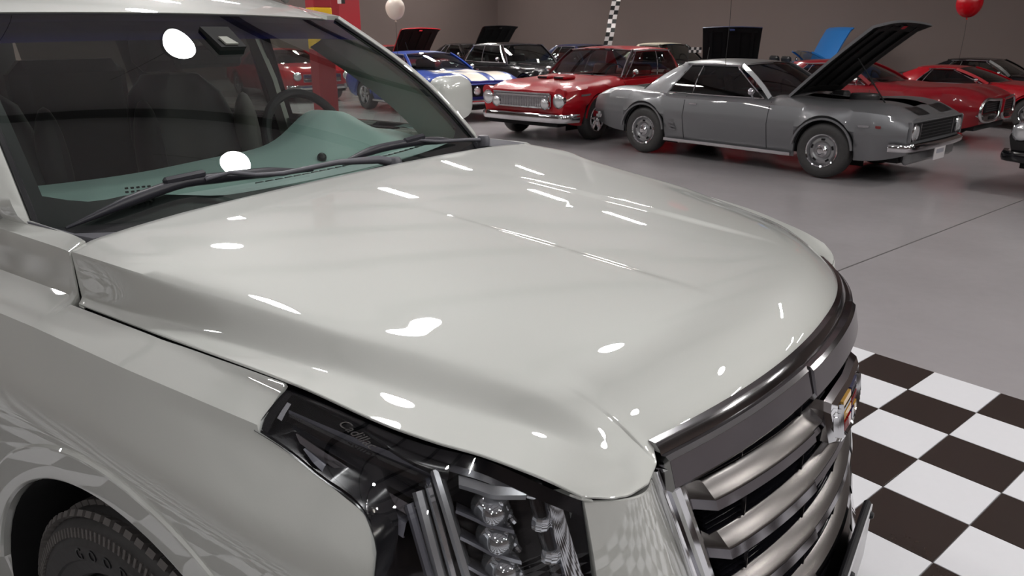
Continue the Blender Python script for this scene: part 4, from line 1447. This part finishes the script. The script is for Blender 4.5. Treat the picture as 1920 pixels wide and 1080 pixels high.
    # doors: seams, handle, sill trim, mirror
    for s in (-1, 1):
        for x in ((cowl + .02, cowl - 1.27) if seams else ()):
            pts = [(x, s * (side(x, z) + .0015), z) for z in np.linspace(bottom(x) + .06, float(fb(x)[0]) - .01, 12)]
            MB().sweep(pts, [(-.004, -.003), (.004, -.003), (.004, .0012), (-.004, .0012)], (0, s, 0)).build('door_seam', 'grille_black', root)
        xd = cowl - 1.12
        MB().box((xd, s * (side(xd, .76) + .012), .765), (.13, .02, .022), None, .008).build('door_handle', 'chrome', root)
        xs2 = np.linspace(ra + arch + .02, fa - arch - .02, 12)
        MB().sweep([(x, s * (hw * fpl(x) * .965), zb + .03) for x in xs2], [(-.012, -.02), (.012, -.02), (.012, .02), (-.012, .02)]).build('sill_trim', 'chrome', root)
        xm = cowl - .22
        mi = MB().ball((xm, s * (gb + .14), zbelt + .09), .06, 14, 10, (.7, 1, .75)).build('door_mirror', 'chrome', root)
        MB().tube([(xm, s * (gb + .08), zbelt), (xm, s * (gb + .13), zbelt + .06)], .012, 6).build('mirror_arm', 'chrome', mi)
        for a in (fa, ra):
            MB().sweep([(a + (arch + .006) * math.sin(q), s * (hw * float(fpl(a)) * .992 - .012 * math.cos(q) ** 2 + .0), r + (arch + .006) * math.cos(q)) for q in np.linspace(-1.45, 1.45, 24)], [(-.012, -.01), (.012, -.01), (.012, .010), (-.012, .010)], (0, s, 0)).build('arch_trim', P, root)
    for a in (fa, ra):
        for s in (-1, 1):
            old_wheel(root, a, s * (hw * float(fpl(a)) - .15), s, r, .22, style)

    # hood
    if open_hood:
        ang, h0, h1 = open_hood
        z0 = float(ft(h0)[0]) + .02
        wr, wf = hood_w
        T = Matrix.Translation((h0, 0, z0)) @ Matrix.Rotation(-R(ang), 4, 'Y')
        L = h1 - h0
        def hp(a, u, dz):
            return (a * L, u * (wr + (wf - wr) * a), dz + .05 * (1 - u * u) + .02 * math.sin(math.pi * a) - .05 * max(0, a - .93) / .07)
        o = MB().grid([[hp(a, u, 0) for u in np.linspace(-1, 1, 13)] for a in np.linspace(0, 1, 14)], T).build('hood', P, root, angle=60)
        e = MB()
        for u in (-1, 1):
            e.grid([[hp(a, u, 0), hp(a, u, -.035)] for a in np.linspace(0, 1, 14)], T)
        for a in (0, 1):
            e.grid([[hp(a, u, 0), hp(a, u, -.035)] for u in np.linspace(-1, 1, 13)], T)
        e.build('hood_edge', P, o)
        MB().grid([[hp(a, u, -.034) for u in np.linspace(-1, 1, 9)] for a in np.linspace(0, 1, 9)], T).build('hood_liner', 'hood_under', o)
        for u in (-.72, -.25, .25, .72):
            MB().sweep([hp(a, u, -.048) for a in np.linspace(.06, .94, 9)], [(-.04, -.012), (.04, -.012), (.03, .012), (-.03, .012)], None, T).build('hood_rib', 'hood_under', o)
        for a in (.08, .9):
            MB().sweep([hp(a, u, -.05) for u in np.linspace(-.85, .85, 9)], [(-.04, -.012), (.04, -.012), (.03, .012), (-.03, .012)], None, T).build('hood_rib', 'hood_under', o)
        MB().box((L - .06, 0, -.03), (.05, .12, .06), T).build('hood_latch', 'chrome', o)
        bay = MB()
        W = hw * .78
        bay.add([(h0, -W, .35), (h1, -W, .35), (h1, W, .35), (h0, W, .35), (h0, -W, .84), (h1, -W, .80), (h1, W, .80), (h0, W, .84)], [(0, 1, 2, 3), (0, 1, 5, 4), (3, 2, 6, 7), (0, 3, 7, 4), (1, 2, 6, 5)])
        bay.build('engine_bay', 'void', root)
        xm = (h0 + h1) / 2
        en = MB().box((xm - .05, 0, .62), (.68, .42, .26), None, .03).build('engine', 'engine', root)
        MB().lathe([(0, .05), (.16, .05), (.175, .03), (.175, -.03), (.16, -.05)], 28, Matrix.Translation((xm, 0, .92)) @ Matrix.Rotation(R(90), 4, 'X')).build('air_cleaner', 'engine', en)
        for s in (-1, 1):
            MB().box((xm - .05, s * .25, .82), (.56, .13, .08), Matrix.Identity(4), .025).build('valve_cover', 'engine_orange', en)
            MB().tube([(xm + .3, s * .1, .78), (h1 - .12, s * .3, .76), (h1 - .05, s * .3, .66)], .025, 8).build('radiator_hose', 'grille_black', en)
        MB().box((h1 - .05, 0, .66), (.07, 1.0, .30), None, .01).build('radiator', 'engine', root)
        MB().box((h0 + .18, .42, .88), (.2, .18, .16), None, .03).build('brake_booster', 'engine', root)
        MB().box((h0 + .35, -.60, .80), (.5, .05, .05), None, .015).build('wiring_loom', 'seat_red', root)
        MB().tube([(h1 - .12, -.55, .82), (h0 + L * .55, -.50, z0 + math.sin(R(ang)) * L * .52)], .008, 6).build('hood_prop', 'grille_black', root)
    if stripes:
        for x0s, x1s, ys0, ys1, col in stripes:
            MB().grid([[(x, y, surf(x, y) + .004) for y in np.linspace(ys0, ys1, 7)] for x in np.linspace(x0s, x1s, 24)]).build('paint_stripe', PAINT[col], root)

    # faces ----------------------------------------------------------------
    W = hw * float(fpl(xf))
    def lamp_(y, z, rad, x=None):
        x = x or xf
        T = Matrix.Translation((x, y, z)) @ Matrix.Rotation(R(-90), 4, 'Z')
        l = MB().lathe([(rad * 1.12, -.05), (rad * 1.15, .012), (rad * 1.02, .022), (rad, .012)], 24, T).build('headlight', 'chrome', root)
        MB().lathe([(rad, .008), (rad * .8, .022), (rad * .4, .032), (0, .035)], 24, T).build('headlight_lens', 'headlight_glass', l)
    def bumper(z, h, d, mat='chrome', xb=None, ww=None, curl=.18, sgn=1):
        xb = xb if xb is not None else (xf if sgn > 0 else xr)
        ww = ww or hw * .97
        pth = []
        for u in np.linspace(-1, 1, 25):
            a = abs(u)
            pth.append((xb + sgn * (d - .06 * a * a - curl * max(0, a - .9) / .1), ww * u * (1 if a < .9 else 1), z))
        MB().sweep(pth, [(-.03, -h / 2), (.02, -h / 2), (.035, -h * .2), (.035, h * .2), (.02, h / 2), (-.03, h / 2)]).build('bumper', mat, root)
    if face == 'camaro':
        zg = float(ft(xf)[0]) - .16
        MB().box((xf + .004, 0, zg), (.02, W * 1.90, .21), None, .008).build('grille', 'grille_black', root)
        for k in range(5):
            MB().box((xf + .017, 0, zg - .075 + .037 * k), (.008, W * 1.12, .006)).build('grille_slat', 'engine', root)
        for s in (-1, 1):
            MB().box((xf + .012, s * W * .945, zg), (.05, .025, .23), None, .01).build('grille_surround', P, root)
            lamp_(s * W * .80, zg, .085, xf + .015)
            MB().box((xf + .018, s * W * .60, zg), (.015, .01, .18)).build('grille_divider', 'chrome', root)
        MB().box((xf + .006, 0, zg + .115), (.045, W * 1.92, .022), None, .008).build('grille_surround', P, root)
        bumper(zg - .165, .085, .085)
        MB().box((xf - .03, 0, zg - .29), (.10, W * 1.72, .17), None, .04).build('front_valance', P, root)
        pl_ = MB().box((xf + .10, -.02, zg - .265), (.012, .33, .17), Matrix.Identity(4), .003).build('number_plate', 'plate_white', root)
        MB().box((xf + .107, -.02, zg - .25), (.003, .22, .05)).build('plate_panel', 'plate_grey', pl_)
        for s in (-1, 1):
            MB().lathe([(0, .02), (.035, .018), (.045, 0)], 16, Matrix.Translation((xf - .0, s * .55, zg - .28)) @ Matrix.Rotation(R(-90), 4, 'Z')).build('parking_lamp', 'headlight_glass', root)
            xe = xf - .46
            MB().box((xe, s * (side(xe, .66) + .003), .67), (.13, .006, .028)).build('fender_badge', 'engine_orange', root)
            MB().box((xe + .16, s * (side(xe + .16, .66) + .003), .67), (.06, .006, .03)).build('fender_badge', 'seat_red', root)
            for k in range(6):                                    # gills ahead of the rear wheel
                x = ra + arch + .10
                MB().box((0, 0, 0), (.10, .012, .022), Matrix.Translation((x + .012 * k, s * (side(x, .5) + .004), .62 - .045 * k)) @ Matrix.Rotation(R(6), 4, 'Y'), .004).build('side_gill', P, root)
    elif face == 'dodge':
        zg = .66
        g = MB().box((xf + .02, 0, zg), (.06, W * 1.42, .235), None, .03).build('grille', 'bar_chrome', root)
        for k in range(34):
            y = -W * .68 + k * W * 1.36 / 33
            MB().box((xf + .055, y, zg - .02), (.014, .010, .155), None).build('grille_fin', 'chrome', g)
        for z in (zg + .108, zg + .07, zg - .108):
            MB().sweep([(xf + .052 - .02 * u * u, W * .70 * u, z) for u in np.linspace(-1, 1, 9)], [(-.012, -.012), (.014, -.012), (.014, .012), (-.012, .012)]).build('grille_frame', 'chrome', g)
        for s in (-1, 1):
            lamp_(s * W * .60, zg - .045, .078, xf + .06)
            lamp_(s * W * .88, zg + .005, .098, xf - .0)
            MB().tube([(xf - .12, s * W * .90, zg + .12), (xf + .01, s * W * .90, zg + .10)], [.06, .10], 14).build('lamp_pod', P, root)
        bumper(zg - .265, .13, .07, curl=.3)
        MB().box((xf - .06, 0, zg - .20), (.12, W * 1.8, .1), None, .03).build('front_valance', P, root)
        for s in (-1, 1):                                         # twin bonnet scoops
            xs0 = fa - .05
            MB().box((xs0, s * .17, surf(xs0, .17) + .03), (.34, .24, .055), None, .02).build('hood_scoop', P, root)
            MB().box((xs0 + .165, s * .17, surf(xs0 + .16, .17) + .034), (.02, .20, .036), None, .006).build('scoop_mouth', 'grille_black', root)
            xe = fa + .35
            MB().box((xe, s * (side(xe, .72) + .004), .74), (.30, .008, .03)).build('fender_badge', 'chrome', root)
    elif face == 'shelby':
        zg = .60
        g = MB().box((xf + .006, 0, zg), (.03, W * 1.84, .22), None, .012).build('grille', 'grille_black', root)
        for s in (-1, 1):
            lamp_(s * W * .50, zg, .075, xf + .02)
        MB().lathe([(0, .012), (.05, .01), (.055, 0)], 20, Matrix.Translation((xf + .022, -.19, zg + .01)) @ Matrix.Rotation(R(-90), 4, 'Z') @ Matrix.Scale(1.3, 4, (1, 0, 0))).build('grille_badge', 'crest_red', g)
        MB().box((xf + .012, 0, zg + .125), (.05, W * 1.9, .03), None, .01).build('grille_surround', P, root)
        bumper(zg - .20, .08, .09)
        MB().box((xf - .03, 0, zg - .30), (.10, W * 1.7, .14), None, .04).build('front_valance', 'grille_black', root)
    elif face == 'loop':
        zg = .58
        g = MB().box((xf - .02, 0, zg + .05), (.10, W * 1.60, .19), None, .02).build('grille', 'grille_black', root)
        for k in range(4):
            MB().box((xf + .032, 0, zg - .01 + .036 * k), (.008, W * 1.5, .006)).build('grille_slat', 'engine', g)
        MB().box((xf + .05, 0, zg + .05), (.10, .06, .24), None, .02).build('grille_divider', P, g)
        for s in (-1, 1):                                         # chrome loops round each half of the grille
            lp = [(xf + .06 - .05 * abs(y / W) ** 2, s * y, z) for y, z in ((.08, zg + .15), (.45, zg + .165), (W * .86, zg + .15), (W * .97, zg + .06), (W * .95, zg - .10), (W * .80, zg - .16), (.40, zg - .175), (.10, zg - .10), (.08, zg + .15))]
            MB().tube(spl(lp, 40), [.024] * 40, 8).build('bumper_loop', 'chrome', root, angle=60)
            MB().box((xf - .0, s * W * .52, zg - .11), (.10, W * .80, .11), None, .03).build('bumper_apron', 'satin_chrome', root)
            MB().box((xf - .06, s * W * .93, zg - .0), (.16, W * .10, .22), None, .03).build('bumper_wing', 'chrome', root)
            MB().box((xf + .055, s * W * .45, zg - .115), (.01, .22, .05), None, .004).build('parking_lamp', 'grille_black', root)
    elif face == 'round':
        zg = .62
        g = MB().box((xf + .006, 0, zg), (.03, W * 1.3, .2), None, .02).build('grille', 'chrome', root)
        for k in range(6):
            MB().box((xf + .024, 0, zg - .075 + .03 * k), (.006, W * 1.22, .012)).build('grille_slat', 'grille_black', g)
        for s in (-1, 1):
            lamp_(s * W * .84, zg + .05, .095, xf + .01)
        bumper(zg - .22, .11, .09, bumper_mat)
    bumper(.50, .09, .05, sgn=-1)
    for s in (-1, 1):
        MB().box((xr - .006, s * hw * .55, .66), (.02, .34, .09), None, .01).build('tail_lamp', 'seat_red', root)
    return root


M['plate_white'] = pbr('number_plate_white', (0.6, 0.57, 0.58, 1), 0.4)
M['plate_grey'] = pbr('number_plate_print', (0.3, 0.3, 0.34, 1), 0.4)


H1 = R(-14.9)
# silver coupe with raised hood
classic_car('silver_coupe', 'silver grey two-door coupe with raised hood and black stripes on its nose', (-1.66, 9.02, 0), H1, 'silver', .97, zr=1.335,
            open_hood=(41, .74, 2.10), face='camaro', stripes=[(2.115, 2.28, .17, .52, 'black_stripe'), (2.115, 2.28, -.52, -.17, 'black_stripe'), (-2.35, -1.62, .17, .52, 'black_stripe'), (-2.35, -1.62, -.52, -.17, 'black_stripe')], seats='seat_red', glassm='dark_pane')
# bright red two-door sedan
classic_car('red_sedan', 'bright red old sedan with wide chrome fin grille and twin hood scoops', (-5.03, 10.98, 0), R(-97), 'red', .98, wb=3.02, fo=.85, ro=1.15, hw=.95, cowl=.68, roof_f=.12, roof_r=-1.15, back=-1.62, zr=1.435, zbelt=.95, gb=.80, gt=.66,
            side_rear=-1.28, side_top=-1.10, style='torq', face='dodge', top=[(-2.66, .82), (-2.5, .88), (-1.6, .94), (.7, .97), (1.5, .93), (2.2, .86), (2.36, .80)], belt=[(-2.66, .78), (-2.4, .86), (-1.6, .92), (.7, .91), (1.5, .88), (2.2, .82), (2.36, .77)], seats='seat_red', pillar='chrome')
classic_car('striped_blue_coupe', 'royal blue coupe with two broad white stripes over its hood', (-9.47, 11.43, 0), R(-17), 'blue', .97, face='shelby', stripes=[(.75, 2.29, .09, .52, 'white_stripe'), (.75, 2.29, -.52, -.09, 'white_stripe')], style='torq')
classic_car('black_sedan', 'glossy black old sedan with chrome window frames behind the striped blue coupe', (-9.45, 14.95, 0), R(-20), 'black', 1.0, wb=2.92, fo=.85, ro=1.2, hw=.92, cowl=.62, roof_f=.18, roof_r=-1.05, back=-1.55, zr=1.40, zbelt=.95, gb=.78, gt=.62, face='round', side_rear=-1.2, side_top=-1.0, pillar='chrome')
classic_car('red_show_coupe', 'red coupe with its red hood raised, far left beside the windscreen pillar', (-15.3, 17.0, 0), R(-17), 'red', .97, open_hood=(50, .70, 1.86), face='round')
classic_car('black_show_coupe', 'black coupe with its black hood raised behind the striped blue coupe', (-14.4, 19.9, 0), R(-17), 'black', 1.0, open_hood=(52, .70, 1.86), face='camaro')
classic_car('navy_sedan', 'navy blue sedan whose dark roof shows above the red sedan', (-8.9, 17.9, 0), R(-20), 'navy', .98, zr=1.36, seats='seat_red', face='round')
classic_car('cream_roof_coupe', 'dark coupe with a cream roof showing above the red sedan', (-7.6, 20.6, 0), R(-20), 'black', .95, zr=1.42, roof_paint='cream', face='round')
classic_car('navy_show_coupe', 'navy blue coupe with its hood raised high showing the dark underside', (-4.55, 16.6, 0), R(-73), 'navy', .9, open_hood=(62, .70, 1.86), face='camaro')
classic_car('blue_convertible', 'bright blue convertible with raised blue hood and chrome windscreen frame', (-4.1, 21.6, 0), R(42), 'sky', .9, open_hood=(64, .70, 1.86), conv=True, face='round')
classic_car('deep_red_coupe', 'deep red coupe with looped chrome bumper parked behind the silver coupe', (-1.02, 12.86, 0), H1, 'dark_red', .94, zr=1.27, face='loop', fo=.86, style='torq', cowl=.50, roof_f=-.15, back=-1.65, roof_r=-1.1)
classic_car('low_red_coupe', 'low bright red coupe with dark fastback glass behind the deep red coupe', (.55, 15.6, 0), H1, 'red', .84, zr=1.24, face='loop', fo=1.0, cowl=.50, roof_f=-.25, back=-1.65, roof_r=-1.1, glassm='dark_pane')
classic_car('black_coupe', 'black coupe with pale window openings in the far right corner of the hall', (.75, 18.3, 0), H1, 'black', .86, zr=1.30, face='round', glassm='cpane')
classic_car('black_roadster', 'black car at the right edge with only its round headlight and front corner showing', (2.98, 9.80, 0), R(-118), 'black', .97, face='round', style='torq', bumper_mat='black_gloss')
classic_car('distant_red_coupe', 'red coupe seen through the windscreen beside the red and yellow column', (-15.2, 12.4, 0), R(-17), 'red', .95, face='round')

# ------------------------------------------------------------------ columns, ribbon, flags, balloons
M['col_red'] = pbr('column_red_paint', (0.30, 0.014, 0.022, 1), 0.45)
M['col_yellow'] = pbr('column_yellow_paint', (0.75, 0.46, 0.012, 1), 0.45)
M['check_white'] = pbr('white_cloth', (0.6, 0.56, 0.55, 1), 0.6)
M['check_black'] = pbr('black_cloth', (0.01, 0.01, 0.01, 1), 0.6)
M['balloon_white'] = pbr('white_latex', (0.72, 0.62, 0.55, 1), 0.3)
M['balloon_red'] = pbr('red_latex', (0.55, 0.004, 0.012, 1), 0.25)
M['string'] = pbr('dark_string', (0.02, 0.02, 0.02, 1), 0.8)


def column(name, label, x, y, w, zy, z1=H_ROOM):
    t = thing(name, label, 'column', (x, y, 0), GRID_TURN)
    MB().box((0, 0, zy / 2), (w, w, zy), None, .01).build('column_base', 'col_red', t)
    if zy < z1:
        MB().box((0, 0, (zy + 2.05) / 2), (w + .004, w + .004, 2.05 - zy), None, .01).build('column_band', 'col_yellow', t)
        MB().box((0, 0, (2.05 + z1) / 2), (w, w, z1 - 2.05), None, .01).build('column_top', 'col_red', t)
    return t


column('red_yellow_column', 'square red column with a yellow band seen through the windscreen', -9.15, 8.12, .33, 1.37)
column('red_column', 'plain red column rising behind the white car roof', -17.5, 17.0, .75, H_ROOM)


def checks(name, label, cat, P, wdir, n, m, cell, wave=0.0, lean=(0, 0), group=None):
    """hanging chequered strip built cell by cell: m cells wide, n cells long"""
    t = thing(name, label, cat, P, 0, group)
    wv = Vector((wdir[0], wdir[1], 0)).normalized()
    nv = Vector((-wv.y, wv.x, 0))
    for i in range(n):
        for j in range(m):
            mb = MB()
            q = lambda a, b: wv * ((b - m / 2) * cell + lean[0] * a * cell) + nv * (wave * math.sin(a * .9)) + Vector((0, 0, -a * cell))
            mb.prism([q(i, j), q(i, j + 1), q(i + 1, j + 1), q(i + 1, j)], nv * .004)
            mb.build('cloth_square', 'check_white' if (i + j) % 2 else 'check_black', t)
    return t


RIGHT = (rt.x, rt.y)
checks('chequered_ribbon', 'black and white chequered ribbon hanging down the taupe wall', 'ribbon', (-8.95, 20.3, 4.9), RIGHT, 30, 2, .125, .05, (-.16, 0))
checks('column_ribbon', 'chequered ribbon hanging on the plain red column', 'ribbon', (-17.02, 16.5, 4.9), RIGHT, 20, 2, .12, .03, (-.02, 0))


def flag(label, x, y, z, n, m, cell, lean):
    t = checks('chequered_flag', label, 'flag', (x, y, z), RIGHT, n, m, cell, .03, (lean, 0), 'small chequered flags')
    MB().tube([(-.5 * m * cell * rt.x, -.5 * m * cell * rt.y, .05), (-.5 * m * cell * rt.x, -.5 * m * cell * rt.y, -z)], .008, 6).build('flag_pole', 'string', t)
    MB().lathe([(0, .03), (.10, .02), (.12, 0)], 16, Matrix.Translation((-.5 * m * cell * rt.x, -.5 * m * cell * rt.y, -z)) @ Matrix.Rotation(R(90), 4, 'X')).build('flag_foot', 'string', t)


flag('small chequered flag drooping between the two raised blue hoods', -4.95, 19.3, 1.62, 4, 3, .085, -.35)
flag('small chequered flag low beside the cream roofed coupe', -6.15, 18.6, 1.27, 2, 5, .07, 0)


def balloon(label, mat, x, y, z, d, z_end):
    t = thing('balloon', label, 'balloon', (x, y, z), 0, 'party balloons')
    pr = [(d / 2 * math.sin(a) * (1 - .06 * (1 - math.cos(a)) * .5), d / 2 * math.cos(a) * (1.0 if math.cos(a) > 0 else 1.12)) for a in np.linspace(0, math.pi, 22)]
    MB().lathe(pr, 28, Matrix.Rotation(R(90), 4, 'X')).build('balloon_skin', mat, t, angle=80)
    MB().lathe([(.006, 0), (.02, -.035)], 10, Matrix.Translation((0, 0, -d * .555)) @ Matrix.Rotation(R(90), 4, 'X')).build('balloon_knot', mat, t)
    MB().tube([(0, 0, -d * .57), (.012, .0, (z_end - z) * .5), (0, 0, z_end - z)], .0035, 5).build('balloon_string', 'string', t)


balloon('white balloon floating in front of the taupe wall', 'balloon_white', -8.12, 8.94, 2.045, .345, .02)
balloon('red balloon floating high at the right of the hall', 'balloon_red', .12, 16.9, 2.205, .50, 1.10)
balloon('red balloon tied to the side window of the silver coupe, above the picture', 'balloon_red', -1.98, 8.30, 2.42, .33, 1.20)
